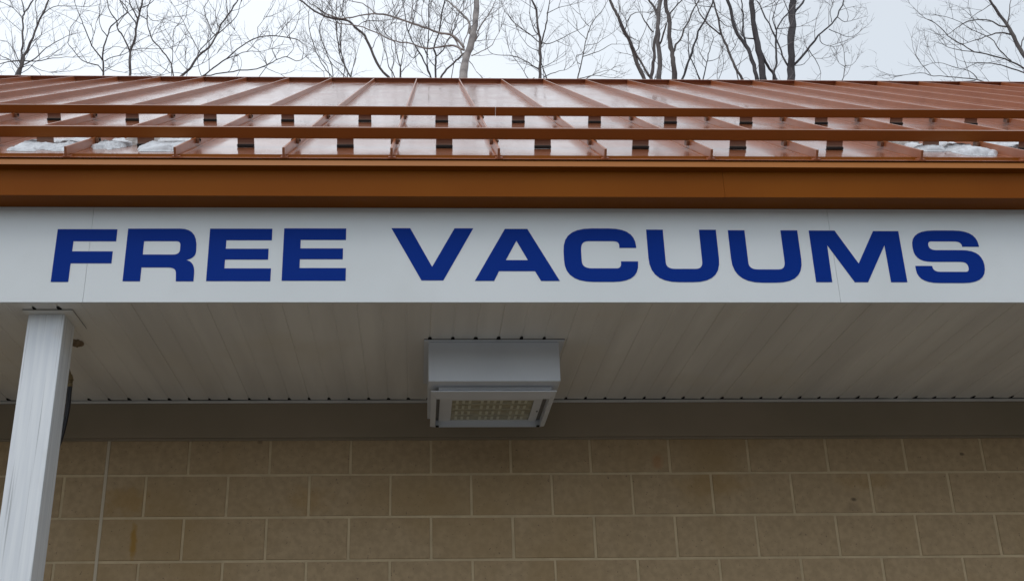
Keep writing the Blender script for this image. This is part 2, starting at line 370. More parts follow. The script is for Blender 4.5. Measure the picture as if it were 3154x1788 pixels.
# ------------------------------------------------------------ snow guard rails
def rail(d0, label, joints):
    r = empty('snow_guard_rail', RF(0,d0,0), label, 'snow guard', 'snow guard rails bolted across the roof seams')
    es = [XA] + joints + [XB]
    for i in range(len(es)-1):
        q = MB(); seam_box(q, es[i]+.0022, es[i+1]-.0022, d0, d0+.042, .0435, .0915)
        seam_box(q, es[i]+.0022, es[i+1]-.0022, d0-.0025, d0+.042, .0410, .0433)
        q.build('bar', M_rail, r, bevel=.0012)
    for jx in joints:
        q = MB(); seam_box(q, jx-.0018, jx+.0018, d0+.001, d0+.040, .0425, .0918); q.build('joint_splice', M_soffit, r)
    x = seams[0]
    q = MB()
    for s_ in (-1,1):
        a, b = sorted((x+s_*.0062, x+s_*.0185)); seam_box(q, a, b, d0-.020, d0+.026, .0185, .0405)
    cl = q.build('clamp', M_clamp, r, bevel=.0015)
    q = MB(); c0 = RF(x+.0182, d0+.002, .0325); q.tube([c0, c0+Vector((.005,0,0))], [.0052,.0052], 6); bo = q.build('bolt', M_dark, cl)
    x = seams[0] + SP/2
    q = MB(); W_ = .0375
    prf = [(-.0006,.0405),(-.0006,.022),(-.003,.014),(-.009,.0065),(-.006,.0045),(.002,.0045),(.004,.012),(.004,.0405)]
    npf = len(prf); 
    q.poly([RF(x-W_,d0+.004+a,b) for a,b in prf] + [RF(x+W_,d0+.004+a,b) for a,b in prf], [(i,(i+1)%npf,npf+(i+1)%npf,npf+i) for i in range(npf)] + [tuple(range(npf-1,-1,-1)), tuple(range(npf,2*npf))])
    pl = q.build('ice_plate', M_plate, r, bevel=.0008)
    q = MB(); seam_box(q, x-W_-.001, x+W_+.001, d0-.008, d0+.012, .0004, .0046); 
    p_ = [(-.0016,.020),(-.0046,.0130),(-.0102,.0064),(-.0102,.0030),(.006,.003),(.006,.020)]
    seam_box(q, x-W_-.0008, x+W_+.0008, d0-.0095, d0+.006, .0044, .0150)
    ft = q.build('foot', M_rubber, pl, bevel=.002)
    for j in range(1, len(seams)-1):
        off = (SP*j,0,0); dup_tree(cl, r, off); dup_tree(pl, r, off)
    dup_tree(cl, r, (SP*(len(seams)-1),0,0))
    return r
rail(.4440, 'lower copper brown snow guard rail, nearer the eave, with snow caught under it', [-2.9, 3.2])
rail(1.975, 'upper copper brown snow guard rail, nearer the ridge, with a pale joint near its middle', [.4520-.02, 6.5])

# ------------------------------------------------------------ sign board with lettering
sign = empty('sign_board', (0,YS,ZS), 'long white fascia board reading FREE VACUUMS in wide dark blue capitals', 'sign')
ed = [X0, -7.57, -4.4625, -1.3545, 1.7525, 4.86, 7.97, X1]
for a,b in zip(ed, ed[1:]):
    q = MB(); q.box(a+.0005, b-.0005, YS, YS+.012, ZS-.0006, ZT-.0004); q.build('panel', M_white, sign, bevel=.0007)
q = MB(); q.box(X0, X1, YS+.0125, YS+.03, ZS+.012, ZT-.002); q.build('backing', M_dark, sign)

def corner(pts, n=7):
    out = []; m_ = len(pts)
    for i,p in enumerate(pts):
        x, y = p[0], p[1]; r_ = p[2] if len(p) > 2 else 0
        if not r_: out.append((x,y)); continue
        a = Vector(pts[i-1][:2]); c = Vector(pts[(i+1)%m_][:2]); b = Vector((x,y))
        da = a-b; dc = c-b
        s_ = b + da.normalized()*min(r_, da.length*.99); e = b + dc.normalized()*min(r_*(p[3] if len(p) > 3 else .8), dc.length*.99)
        h1 = s_ + (b-s_)*.68; h2 = e + (b-e)*.68
        for k in range(n+1):
            t_ = k/n
            q_ = s_*(1-t_)**3 + h1*3*t_*(1-t_)**2 + h2*3*t_*t_*(1-t_) + e*t_**3
            out.append((q_.x,q_.y))
    return out
Hc = .238
GL = {
 'F': [[(0,0),(.071,0),(.071,.083),(.237,.083),(.237,.137),(.071,.137),(.071,.183),(.246,.183),(.246,Hc),(0,Hc)]],
 'R': [[(0,0),(.071,0),(.071,.062),(.212,.062,.032),(.216,0),(.288,0),(.288,.086,.05),(.2515,.0955),(.288,.106,.035),(.290,Hc+.001,.095),(0,Hc)],
       [(.071,.120),(.222,.120,.028),(.222,.181,.022),(.071,.181)]],
 'E': [[(0,0),(.262,0),(.262,.057),(.071,.057),(.071,.097),(.248,.097),(.248,.146),(.071,.146),(.071,.185),(.259,.185),(.259,Hc),(0,Hc)]],
 'V': [[(0,Hc),(.079,Hc),(.170,.061),(.265,Hc),(.344,Hc),(.216,0),(.126,0)]],
 'A': [[(0,0),(.080,0),(.101,.044),(.251,.044),(.274,0),(.352,0),(.226,Hc),(.131,Hc)], [(.131,.094),(.223,.094),(.178,.183)]],
 'C': [[(.307,.152),(.307,.242,.085,1.3),(0,.242,.125,.85),(0,-.003,.10,1.2),(.310,-.003,.11,.8),(.310,.090),(.238,.090),(.238,.058,.025),(.074,.058,.042),(.074,.183,.042),(.236,.183,.025),(.236,.152)]],
 'U': [[(0,Hc),(0,-.003,.11,1.1),(.297,-.003,.12,.9),(.297,Hc),(.225,Hc),(.225,.057,.038),(.071,.057,.038),(.071,Hc)]],
 'M': [[(0,0),(.068,0),(.070,.170),(.163,0),(.219,0),(.315,.170),(.316,0),(.385,0),(.385,.236),(.276,.236),(.192,.085),(.111,Hc),(0,Hc)]],
 'S': [[(.289,.166),(.289,.242,.07,1.4),(.003,.242,.105,.75),(.003,.096,.06,1.2),(.226,.096,.03),(.226,.050,.02),(.072,.050,.03),(.072,.077),(0,.077),(0,-.001,.06,1.5),(.296,-.001,.105,.8),(.296,.150,.07,1.2),(.072,.150,.03),(.072,.191,.02),(.217,.191,.03),(.217,.166)]],
}
WORD = [('F',-1.493,-.004),('R',-1.203,-.001),('E',-.864,0),('E',-.556,.002),('V',-.108,.004),('A',.238,.002),('C',.612,.001),('U',.967,0),('U',1.315,-.002),('M',1.661,-.0025),('S',2.092,-.005)]
for ch,x0,dz in WORD:
    cu = bpy.data.curves.new('letter', 'CURVE'); cu.dimensions = '2D'; cu.fill_mode = 'BOTH'; cu.extrude = .0006
    for loop in GL[ch]:
        pts = corner(loop)
        sp = cu.splines.new('POLY'); sp.points.add(len(pts)-1); sp.use_cyclic_u = True
        for i,(a,b) in enumerate(pts): sp.points[i].co = (a,b,0,1)
    tmp = bpy.data.objects.new('tmp', cu); COL.objects.link(tmp)
    dg = bpy.context.evaluated_depsgraph_get(); dg.update()
    me = bpy.data.meshes.new_from_object(tmp.evaluated_get(dg))
    bpy.data.objects.remove(tmp); bpy.data.curves.remove(cu)
    me.transform(Matrix(((1,0,0,x0),(0,0,-1,YS-.0008),(0,1,0,EYE+1.8628+dz),(0,0,0,1))))
    me.materials.clear(); me.materials.append(M_blue)
    o = bpy.data.objects.new('letter', me); COL.objects.link(o); o.parent = sign; o.matrix_parent_inverse = sign.matrix_basis.inverted()
    o['label'] = 'dark blue capital letter ' + ch

# ------------------------------------------------------------ post
pc = (-1.5297, 4.5194); hw = .0746
post = empty('support_post', (pc[0],pc[1],0), 'off white square steel post streaked with grime, standing under the soffit at left', 'post')
q = MB(); q.box(pc[0]-hw, pc[0]+hw, pc[1]-hw, pc[1]+hw, .012, ZS-.0085); q.build('shaft', M_post, post, bevel=.003)
q = MB(); q.box(-1.6200, -1.4155, 4.4109, 4.6275, ZS-.0027, ZS-.0008); q.build('gap_shade', M_dark, post)  # dark sheet painting the shade in the gap above the top plate
q = MB(); q.box(-1.6205, -1.4150, 4.4104, 4.6280, ZS-.0085, ZS-.0028); q.build('top_plate', M_soffit, post, bevel=.0015)
q = MB(); q.box(pc[0]-.13, pc[0]+.13, pc[1]-.13, pc[1]+.13, .0, .012); q.build('base_plate', M_post, post, bevel=.002)

# ------------------------------------------------------------ canopy light
lt = empty('soffit_light', (.341,5.1,ZS), 'white box shaped light fixture fixed under the soffit below the start of VACUUMS', 'light')
q = MB(); q.box(.0315, .6575, 4.7645, 5.374, ZS-.0031, ZS-.0008); q.build('gap_shade', M_dark, lt)  # dark sheet standing for the shadowed gap over the flange
q = MB(); q.box(.031, .657, 4.764, 5.375, ZS-.0085, ZS-.0032); q.build('mounting_flange', M_light, lt, bevel=.001)
zb = EYE+1.578
q = MB(); q.box(.050, .632, 4.780, 5.360, zb, ZS-.0086); q.build('housing', M_light, lt, bevel=.003)
q = MB(); q.box(.0957, .5998, 4.850, 4.885, EYE+1.5605, zb-.0005); q.build('gasket_bar', M_light, lt, bevel=.004)
z1, z0 = EYE+1.5545, EYE+1.5440
q = MB()
o4 = [(.0625,4.84),(.6204,4.84),(.6204,5.395),(.0625,5.395)]; i4 = [(.0873,4.921),(.5960,4.921),(.5960,5.372),(.0873,5.372)]
pts = [(a,b,z1) for a,b in o4] + [(a,b,z1-.0045) for a,b in o4] + [(a,b,z0-.004) for a,b in i4] + [(a,b,z1+.0215) for a,b in i4]
fc = []
for i in range(4):
    j = (i+1) % 4
    fc += [(i,j,4+j,4+i),(4+i,4+j,8+j,8+i),(8+i,8+j,12+j,12+i),(12+i,12+j,j,i)]
q.poly(pts, fc); q.build('lens_frame', M_light, lt, bevel=.0012)
q = MB(); ty = z1+.004   # tray with a window cut in it
ox0,ox1,oy0,oy1 = .1040,.5760,4.9215,5.3715; wx0,wx1,wy0,wy1 = .161,.538,5.030,5.352
for (a,b,c,d) in ((ox0,wx0,oy0,oy1),(wx1,ox1,oy0,oy1),(wx0,wx1,oy0,wy0),(wx0,wx1,wy1,oy1)): q.box(a,b,c,d,z1+.0135,z1+.0165)
q.build('tray', M_light, lt)
q = MB(); q.box(.0876, .5957, 4.9212, 5.3717, z1+.0205, z1+.0210); q.build('tray_recess_shade', M_recess_shade, lt)  # dark sheet behind the tray, shows as painted shade along its sides
q = MB(); q.box(wx0,wx1,wy0,wy1,z1+.0185,z1+.0195); q.build('reflector', M_reflect, lt)
q = MB()
ny = 4
for iy in range(ny):
    yy = wy0 + .03 + (wy1-wy0-.06)*iy/(ny-1)
    q.box(wx0+.006, wx1-.006, yy+.028, yy+.0305, z1+.0160, z1+.0180)
    for gx in range(3):
        for ix in range(3 + (gx == 1)):
            xx = wx0 + (.025, .140, .283)[gx] + ix*.0295
            q.box(xx-.0060, xx+.0060, yy-.026, yy+.022, z1+.0155, z1+.0182)
q.build('diode_array', M_led, lt)
q = MB()
for (a,b) in ((.0975,5.365),(.586,5.365)): q.box(a-.008,a+.008,b-.018,b+.003,z0-.006,z0-.001)
q.build('corner_latch', M_dark, lt, bevel=.002)
q = MB(); q.tube([(.567,5.20,z1+.0105),(.567,5.20,z1+.0135)], [.004,.004], 8); q.build('screw', M_dark, lt)

# ------------------------------------------------------------ nest and hose behind the post
bm = bmesh.new(); bmesh.ops.create_icosphere(bm, subdivisions=4, radius=1)
for v in bm.verts:
    n0 = noise.noise(v.co*2.3)*.35 + noise.noise(v.co*6)*.12
    v.co = v.co*(1+n0)
    v.co = Vector((v.co.x*.026, v.co.y*.034, -abs(v.co.z)*.020))
me = bpy.data.meshes.new('wasp_nest'); bm.to_mesh(me); bm.free(); me.materials.append(M_mud)
for p_ in me.polygons: p_.use_smooth = True
o = bpy.data.objects.new('wasp_nest', me); COL.objects.link(o); o.location = (-1.504, 4.80, ZS+.001)
tag(o, 'small brown mud wasp nest stuck to the soffit behind the post', 'nest')
hs_ = empty('air_hose', (-1.545,4.78,ZS), 'black hose hanging from the soffit half hidden behind the white post', 'hose')
hp = [(-1.575,4.78,ZS-.002),(-1.56,4.78,EYE+1.70),(-1.530,4.78,EYE+1.645),(-1.509,4.78,EYE+1.600),(-1.503,4.78,EYE+1.575)]
q = MB(); q.tube(hp, [.011,.011,.012,.010,.010], 10)
q.tube([(-1.512,4.78,EYE+1.608),(-1.504,4.78,EYE+1.584)], [.0145,.0145], 6); q.tube([(-1.5045,4.78,EYE+1.572),(-1.504,4.78,EYE+1.556)], [.0125,.0125], 6)
q.build('fitting', M_brass, hs_)
hp = [(-1.504,4.78,EYE+1.562),(-1.503,4.78,EYE+1.52),(-1.502,4.78,EYE+1.46),(-1.506,4.78,EYE+1.40),(-1.515,4.78,EYE+1.33),(-1.535,4.78,EYE+1.25),(-1.56,4.78,EYE+1.1),(-1.575,4.78,EYE+.9),(-1.58,4.78,EYE+.5),(-1.58,4.78,EYE+.1),(-1.58,4.74,EYE-.5)]
hp = [Vector(p) for p in hp]; fine = []
for i in range(len(hp)-1):
    for k in range(4):
        t_ = k/4; a = hp[max(i-1,0)]; b = hp[i]; c = hp[i+1]; d = hp[min(i+2,len(hp)-1)]
        fine.append(.5*((2*b)+(c-a)*t_+(2*a-5*b+4*c-d)*t_*t_+(-a+3*b-3*c+d)*t_**3))
fine.append(hp[-1])
q = MB(); q.tube(fine, [.0105]*len(fine), 10); q.build('tube', M_black, hs_, smooth=True)

# ------------------------------------------------------------ snow left on the roof
def snow(x0, x1, d0, d1, hgt, seed, label, m_=M_snow):
    """a slumped patch: closed mesh with a ragged outline, steep melting edges and a soft lumpy top"""
    nx, nd = 96, 72; org = RF((x0+x1)/2, (d0+d1)/2, 0); so = Vector((seed*7.3, seed*3.1, seed))
    top = {}; hs = {}
    for i in range(nx+1):
        for j in range(nd+1):
            u, v = i/nx*2-1, j/nd*2-1
            x, d = x0+(x1-x0)*i/nx, d0+(d1-d0)*j/nd
            p = Vector((x*9, d*9, 0)) + so
            m = 1 - (abs(u)**3 + abs(v)**3) + noise.noise(p*.8)*1.0 + noise.noise(p*2.4)*.6 + noise.noise(p*7)*.25 - .15
            edge = min(abs(u)*1.0, 1); m = min(m, (1-abs(u))*6, (1-abs(v))*6)
            if m <= 0: hs[i,j] = 0; continue
            h = hgt*min(1, m*1.3)**.6*(.72 + noise.noise(p*1.3)*.45 + noise.noise(p*5)*.13 + noise.noise(p*14)*.05)
            lim = .035 if d < .485 else .08
            h = max(h, .002)
            if h > lim: h = lim - .002 + .002*math.tanh((h-lim)/.01)
            hs[i,j] = h
    q = MB(); idx = {}
    def vid(i,j,t):
        k = (i,j,t)
        if k not in idx:
            idx[k] = len(q.v); q.v.append(tuple(RF(x0+(x1-x0)*i/nx, d0+(d1-d0)*j/nd, hs[i,j] if t else .0006) - org))
        return idx[k]
    live = {(i,j) for i in range(nx) for j in range(nd) if max(hs[i,j],hs[i+1,j],hs[i,j+1],hs[i+1,j+1]) > 0}
    seen = set(); comps = []          # keep only the one largest piece, so a patch stays one clump
    for c in live:
        if c in seen: continue
        st = [c]; seen.add(c); cp = []
        while st:
            a_ = st.pop(); cp.append(a_)
            for o_ in ((1,0),(-1,0),(0,1),(0,-1)):
                b_ = (a_[0]+o_[0], a_[1]+o_[1])
                if b_ in live and b_ not in seen: seen.add(b_); st.append(b_)
        comps.append(cp)
    live = set(max(comps, key=len))
    for (i,j) in live:
        q.f.append((vid(i,j,1),vid(i+1,j,1),vid(i+1,j+1,1),vid(i,j+1,1))); q.m.append(0)
        q.f.append((vid(i,j,0),vid(i,j+1,0),vid(i+1,j+1,0),vid(i+1,j,0))); q.m.append(0)
        for (di,dj,e) in ((-1,0,((i,j),(i,j+1))),(1,0,((i+1,j+1),(i+1,j))),(0,-1,((i+1,j),(i,j))),(0,1,((i,j+1),(i+1,j+1)))):
            if (i+di,j+dj) not in live:
                (a0,b0),(a1,b1) = e
                q.f.append((vid(a0,b0,0),vid(a1,b1,0),vid(a1,b1,1),vid(a0,b0,1))); q.m.append(0)
    o = q.build('snow_clump', m_, smooth=True)
    o.location = org
    return tag(o, label, 'snow', 'snow clumps left on the roof')
snow(-1.79,-1.475,.22,.72,.030,1,'melting snow clump, leftmost on the roof, under the lower rail')
snow(-1.455,-1.31,.27,.72,.030,2,'ragged grey snow piece under the lower rail, just right of the leftmost clump', M_snow)
snow(-1.38,-1.13,.52,.88,.045,6,'snow bank painted with shade behind the lower rail, between two brighter clumps at left', M_snow_shade)
snow(-1.24,-1.00,.23,.74,.032,3,'bright snow clump under the lower rail, rightmost of the snow at left')
snow(2.29,2.43,.38,.62,.028,4,'small curled ice scrap under the lower rail, leftmost of the snow at right')
snow(2.42,2.595,.17,.66,.034,5,'wedge of snow under the lower rail near the right edge of the photo')
snow(2.30,2.42,.60,.85,.05,8,'thin snow strip lying behind the lower rail, beside the small ice scrap', M_snow_shade)
snow(2.64,2.98,.42,.95,.035,7,'flat snow patch against the last roof seam at the right edge')

# ------------------------------------------------------------ trees
TREES = [
 ('tree at the far left edge whose two dark stems fork low above the ridge', [
  [(-8.58,21.0,15.2,0.04),(-8.55,21.0,15.36,0.037),(-8.52,21.01,15.55,0.034),(-8.46,21.01,15.66,0.031),(-8.45,21.01,15.91,0.028),(-8.34,21.02,16.38,0.025),(-8.28,21.02,16.71,0.022),(-8.18,21.03,17.12,0.019),(-8.12,21.04,17.46,0.016)],
  [(-8.5,21.01,15.62,0.025),(-8.53,21.06,15.94,0.023),(-8.59,21.13,16.35,0.022),(-8.65,21.2,16.76,0.02),(-8.71,21.24,17.05,0.018),(-8.69,21.27,17.22,0.017),(-8.58,21.34,17.61,0.015),(-8.55,21.37,17.78,0.013)],
  [(-8.71,21.27,17.22,0.013),(-8.81,21.33,17.52,0.011),(-8.89,21.38,17.78,0.008)],
  [(-8.48,21.01,15.77,0.016),(-8.72,21.09,15.82,0.013),(-9.02,21.21,15.82,0.009),(-9.3,21.3,15.85,0.006)],
  [(-8.43,21.01,15.77,0.013),(-8.1,21.09,15.84,0.01),(-7.78,21.17,15.97,0.007),(-7.4,21.26,16.05,0.005)],
  [(-8.46,21.01,15.66,0.016),(-8.27,21.13,15.92,0.013),(-8.11,21.25,16.26,0.01),(-7.88,21.38,16.57,0.008),(-7.7,21.49,16.79,0.005)],
  [(-8.44,21.01,15.91,0.009),(-8.25,20.89,16.08,0.007),(-8.06,20.76,16.27,0.005)],
  [(-8.22,21.03,16.97,0.013),(-8.0,21.02,17.19,0.01),(-7.64,21.01,17.2,0.007),(-7.21,20.99,17.18,0.005)],
  [(-8.28,21.02,16.71,0.013),(-8.37,21.12,17.07,0.011),(-8.47,21.19,17.35,0.009),(-8.49,21.25,17.58,0.007)],
  [(-8.5,21.02,15.67,0.013),(-8.68,21.06,16.01,0.01),(-8.91,21.1,16.32,0.007),(-9.17,21.13,16.38,0.005)],
  [(-8.52,21.01,15.55,0.012),(-8.79,21.11,15.87,0.01),(-9.05,21.2,16.03,0.007),(-9.31,21.3,16.35,0.005)],
  [(-8.54,21.0,15.39,0.009),(-8.29,20.91,15.49,0.008),(-8.11,20.82,15.64,0.006),(-7.89,20.74,15.69,0.005)],
  [(-8.69,21.23,16.97,0.01),(-8.93,21.22,17.29,0.008),(-9.19,21.22,17.43,0.006),(-9.45,21.21,17.54,0.005)],
  [(-8.48,21.01,15.59,0.009),(-8.27,20.96,15.63,0.008),(-8.06,20.91,15.49,0.006),(-7.83,20.86,15.39,0.004)],
 ]),
 ('slender pale tree with spreading forks, just left of the darker forked stem', [
  [(-7.32,23.0,16.51,0.024),(-7.34,23.0,16.68,0.022),(-7.39,23.0,17.09,0.021),(-7.44,23.0,17.4,0.019),(-7.37,23.01,17.81,0.017),(-7.31,23.01,18.11,0.016),(-7.08,23.01,18.4,0.014),(-6.97,23.01,18.6,0.012),(-7.2,23.01,18.89,0.011)],
  [(-7.36,23.0,16.81,0.014),(-7.52,23.01,17.0,0.013),(-7.91,23.04,17.18,0.011),(-8.18,23.06,17.51,0.01),(-8.3,23.07,17.68,0.009),(-8.3,23.1,18.13,0.008),(-8.17,23.12,18.43,0.007)],
  [(-7.41,23.0,17.16,0.017),(-7.65,22.81,17.42,0.015),(-7.77,22.66,17.7,0.013),(-7.86,22.53,17.92,0.011),(-7.95,22.42,18.12,0.009),(-8.01,22.33,18.28,0.007)],
  [(-7.37,23.01,17.82,0.012),(-7.55,22.93,18.06,0.01),(-7.58,22.85,18.39,0.009),(-7.58,22.77,18.7,0.007)],
  [(-7.37,23.0,17.12,0.012),(-7.21,22.96,17.2,0.01),(-6.94,22.91,17.24,0.009),(-6.78,22.87,17.31,0.007)],
  [(-7.42,23.0,17.4,0.009),(-7.19,23.11,17.61,0.006),(-6.98,23.2,17.62,0.004)],
  [(-7.34,23.0,16.95,0.009),(-7.13,23.06,16.89,0.006),(-6.83,23.14,16.89,0.004)],
  [(-7.68,22.78,17.47,0.009),(-7.59,22.7,17.69,0.006),(-7.56,22.63,17.92,0.004)],
 ]),
 ('dark tree stem forking into several limbs, third tree from the left edge', [
  [(-5.84,20.0,14.57,0.03),(-5.85,20.01,14.72,0.028),(-5.89,20.02,15.08,0.027),(-5.91,20.03,15.36,0.026),(-5.86,20.04,15.64,0.024),(-5.85,20.05,16.03,0.023),(-5.83,20.06,16.28,0.021),(-5.8,20.07,16.57,0.02),(-5.8,20.08,16.76,0.019)],
  [(-5.92,20.03,15.36,0.018),(-6.05,19.93,15.63,0.016),(-6.18,19.85,15.81,0.014),(-6.2,19.8,15.95,0.013),(-6.34,19.72,16.13,0.011),(-6.4,19.64,16.35,0.009)],
  [(-5.85,20.05,16.03,0.015),(-6.01,20.08,16.29,0.013),(-6.14,20.09,16.44,0.011),(-6.29,20.12,16.71,0.009)],
  [(-5.85,20.06,16.21,0.018),(-5.97,19.98,16.4,0.014),(-6.05,19.9,16.59,0.009)],
  [(-5.81,20.06,16.35,0.012),(-5.89,19.96,16.53,0.009),(-5.89,19.91,16.63,0.006)],
  [(-5.83,20.02,16.43,0.015),(-5.68,20.08,16.55,0.011),(-5.57,20.14,16.74,0.006)],
  [(-5.91,20.03,15.38,0.009),(-5.67,19.97,15.39,0.007),(-5.42,19.91,15.33,0.006),(-5.06,19.82,15.31,0.004)],
  [(-5.85,20.04,15.54,0.009),(-5.66,19.98,15.64,0.006),(-5.4,19.91,15.72,0.004)],
  [(-6.18,19.84,15.84,0.011),(-6.13,19.93,16.11,0.008),(-6.03,20.02,16.35,0.006)],
 ]),
 ('crooked thin tree bending left over the ridge beside a leaning one', [
  [(-5.43,22.0,15.87,0.02),(-5.46,22.01,16.04,0.018),(-5.56,22.02,16.4,0.017),(-5.78,22.04,16.75,0.016),(-6.03,22.06,17.06,0.015),(-6.15,22.07,17.34,0.014),(-6.22,22.09,17.65,0.013),(-6.25,22.1,17.97,0.011),(-6.19,22.11,18.22,0.01)],
  [(-6.22,22.09,17.65,0.013),(-6.34,22.06,17.71,0.01),(-6.41,22.05,17.78,0.007)],
  [(-6.07,22.06,17.14,0.008),(-6.0,22.18,17.53,0.006),(-5.89,22.28,17.84,0.004)],
  [(-5.54,22.02,16.4,0.01),(-5.55,22.03,16.82,0.009),(-5.58,22.05,17.36,0.008),(-5.44,22.06,17.52,0.007),(-5.33,22.06,17.76,0.006),(-5.33,22.08,18.2,0.005)],
  [(-6.22,22.09,17.77,0.008),(-6.1,22.12,17.64,0.007),(-5.86,22.16,17.71,0.006),(-5.68,22.2,17.81,0.004)],
  [(-5.59,22.02,16.44,0.008),(-5.68,21.96,16.13,0.006),(-5.84,21.9,15.99,0.004)],
 ]),
 ('brown trunk leaning strongly to the right above the ridge', [
  [(-4.7,19.0,13.89,0.028),(-4.59,19.01,14.08,0.026),(-4.42,19.03,14.3,0.025),(-4.28,19.05,14.6,0.023),(-4.11,19.06,14.81,0.021),(-3.97,19.08,15.12,0.019),(-3.91,19.1,15.36,0.017),(-3.79,19.11,15.61,0.016),(-3.64,19.13,15.93,0.014),(-3.6,19.14,16.07,0.012)],
  [(-4.31,19.05,14.57,0.011),(-4.27,19.07,14.75,0.011),(-4.13,19.11,14.97,0.01),(-4.01,19.14,15.16,0.009)],
  [(-3.97,19.08,15.12,0.012),(-4.06,19.12,15.19,0.01),(-4.22,19.23,15.55,0.009),(-4.32,19.33,15.93,0.007),(-4.27,19.41,16.2,0.006)],
  [(-4.26,19.05,14.65,0.009),(-4.46,19.17,15.07,0.008),(-4.59,19.23,15.32,0.007),(-4.79,19.35,15.77,0.006),(-5.0,19.45,16.12,0.004)],
  [(-3.96,19.08,15.12,0.012),(-3.76,19.03,15.31,0.01),(-3.6,18.99,15.48,0.008),(-3.52,18.94,15.78,0.006)],
  [(-3.79,19.11,15.64,0.009),(-3.84,19.09,15.82,0.007),(-3.83,19.08,15.95,0.006)],
  [(-4.42,19.03,14.3,0.007),(-4.25,18.98,14.33,0.006),(-4.06,18.91,14.41,0.005),(-3.89,18.85,14.52,0.003)],
  [(-3.93,19.1,15.29,0.009),(-4.02,19.02,15.5,0.007),(-3.99,18.93,15.77,0.004)],
  [(-4.51,19.02,14.16,0.007),(-4.71,18.93,14.13,0.005),(-4.87,18.85,14.02,0.003)],
  [(-4.47,19.03,14.23,0.007),(-4.61,18.99,14.4,0.005),(-4.78,18.93,14.65,0.003)],
 ]),
 ('low limbs reaching far right in a wide arch above the ridge', [
  [(-4.08,18.0,13.28,0.016),(-3.96,18.0,13.42,0.015),(-3.77,18.01,13.62,0.014),(-3.53,18.01,13.84,0.013),(-3.27,18.02,14.12,0.012),(-2.97,18.02,14.31,0.011),(-2.66,18.03,14.35,0.01),(-2.35,18.03,14.31,0.009),(-2.19,18.03,14.23,0.008)],
  [(-3.53,18.01,13.82,0.009),(-3.34,17.92,13.84,0.008),(-3.15,17.84,13.87,0.007),(-2.91,17.73,13.8,0.005),(-2.64,17.61,13.78,0.004)],
  [(-3.96,18.0,13.42,0.013),(-3.89,18.01,13.45,0.012),(-3.6,18.06,13.55,0.011),(-3.31,18.11,13.63,0.01),(-2.86,18.19,13.78,0.01),(-2.64,18.23,13.96,0.009),(-2.47,18.26,14.05,0.008),(-2.28,18.29,13.98,0.007),(-2.18,18.31,14.02,0.006)],
  [(-2.97,18.02,14.31,0.007),(-2.99,17.99,14.51,0.005),(-2.85,17.96,14.72,0.004)],
  [(-3.3,18.11,13.62,0.005),(-3.26,18.08,13.79,0.004),(-3.32,18.06,13.93,0.003)],
  [(-2.86,18.19,13.78,0.007),(-2.71,18.24,13.72,0.005),(-2.56,18.29,13.68,0.003)],
  [(-2.66,18.03,14.35,0.007),(-2.54,18.03,14.51,0.005),(-2.47,18.02,14.6,0.003)],
  [(-2.81,18.2,13.81,0.007),(-2.87,18.17,14.01,0.005),(-3.03,18.13,14.14,0.003)],
  [(-3.27,18.02,14.12,0.005),(-3.33,18.02,14.33,0.004),(-3.42,18.01,14.46,0.003)],
  [(-2.64,18.23,13.96,0.007),(-2.74,18.28,14.27,0.005),(-2.63,18.32,14.56,0.003)],
  [(-2.47,18.26,14.04,0.007),(-2.33,18.18,14.18,0.005),(-2.38,18.11,14.32,0.003)],
 ]),
 ('thin clump of curved stems left of the arching limb of the pale trunk', [
  [(-2.05,24.0,17.2,0.014),(-2.09,24.01,17.39,0.013),(-2.31,24.03,17.7,0.012),(-2.5,24.06,18.13,0.011),(-2.66,24.09,18.64,0.01),(-2.75,24.12,19.26,0.009),(-2.73,24.14,19.52,0.007)],
  [(-1.59,23.71,17.01,0.016),(-1.63,23.75,17.22,0.015),(-1.78,23.82,17.56,0.014),(-1.93,23.9,18.02,0.013),(-2.02,24.01,18.68,0.012),(-2.01,24.09,19.15,0.011),(-1.92,24.15,19.54,0.01),(-1.89,24.21,19.89,0.009)],
  [(-1.7,23.78,17.37,0.014),(-1.91,23.99,18.29,0.013),(-1.93,24.13,18.93,0.012),(-2.13,24.23,19.34,0.011),(-2.22,24.33,19.8,0.009)],
  [(-2.06,24.01,17.41,0.013),(-2.16,23.82,17.77,0.011),(-2.32,23.63,18.12,0.01),(-2.39,23.46,18.45,0.009),(-2.18,23.23,18.86,0.008),(-2.11,23.11,19.09,0.007)],
  [(-1.63,23.75,17.22,0.011),(-1.54,23.85,17.7,0.009),(-1.52,23.89,17.94,0.007),(-1.6,23.98,18.41,0.005)],
  [(-2.3,24.03,17.56,0.007),(-2.58,23.98,17.79,0.005),(-2.86,23.94,18.08,0.004)],
  [(-1.78,23.82,17.56,0.011),(-2.13,23.85,17.86,0.008),(-2.31,23.88,18.25,0.005)],
 ]),
 ('grey limb curving up and left from the ridge across other trees', [
  [(-0.43,18.0,13.31,0.024),(-0.53,17.99,13.43,0.023),(-0.68,17.97,13.62,0.023),(-0.87,17.94,14.03,0.022),(-0.98,17.93,14.29,0.021),(-1.16,17.91,14.47,0.02),(-1.31,17.9,14.61,0.019),(-1.62,17.87,14.65,0.018),(-1.93,17.85,14.79,0.017),(-2.25,17.82,15.04,0.016)],
  [(-1.14,17.91,14.48,0.008),(-0.95,17.82,14.56,0.007),(-0.69,17.72,14.49,0.005),(-0.43,17.61,14.46,0.004)],
  [(-1.62,17.87,14.65,0.011),(-1.84,17.79,14.81,0.009),(-1.99,17.74,14.87,0.007),(-2.1,17.69,14.99,0.005)],
  [(-0.84,17.94,14.02,0.008),(-0.77,18.02,14.3,0.007),(-0.65,18.1,14.55,0.006),(-0.49,18.19,14.77,0.004)],
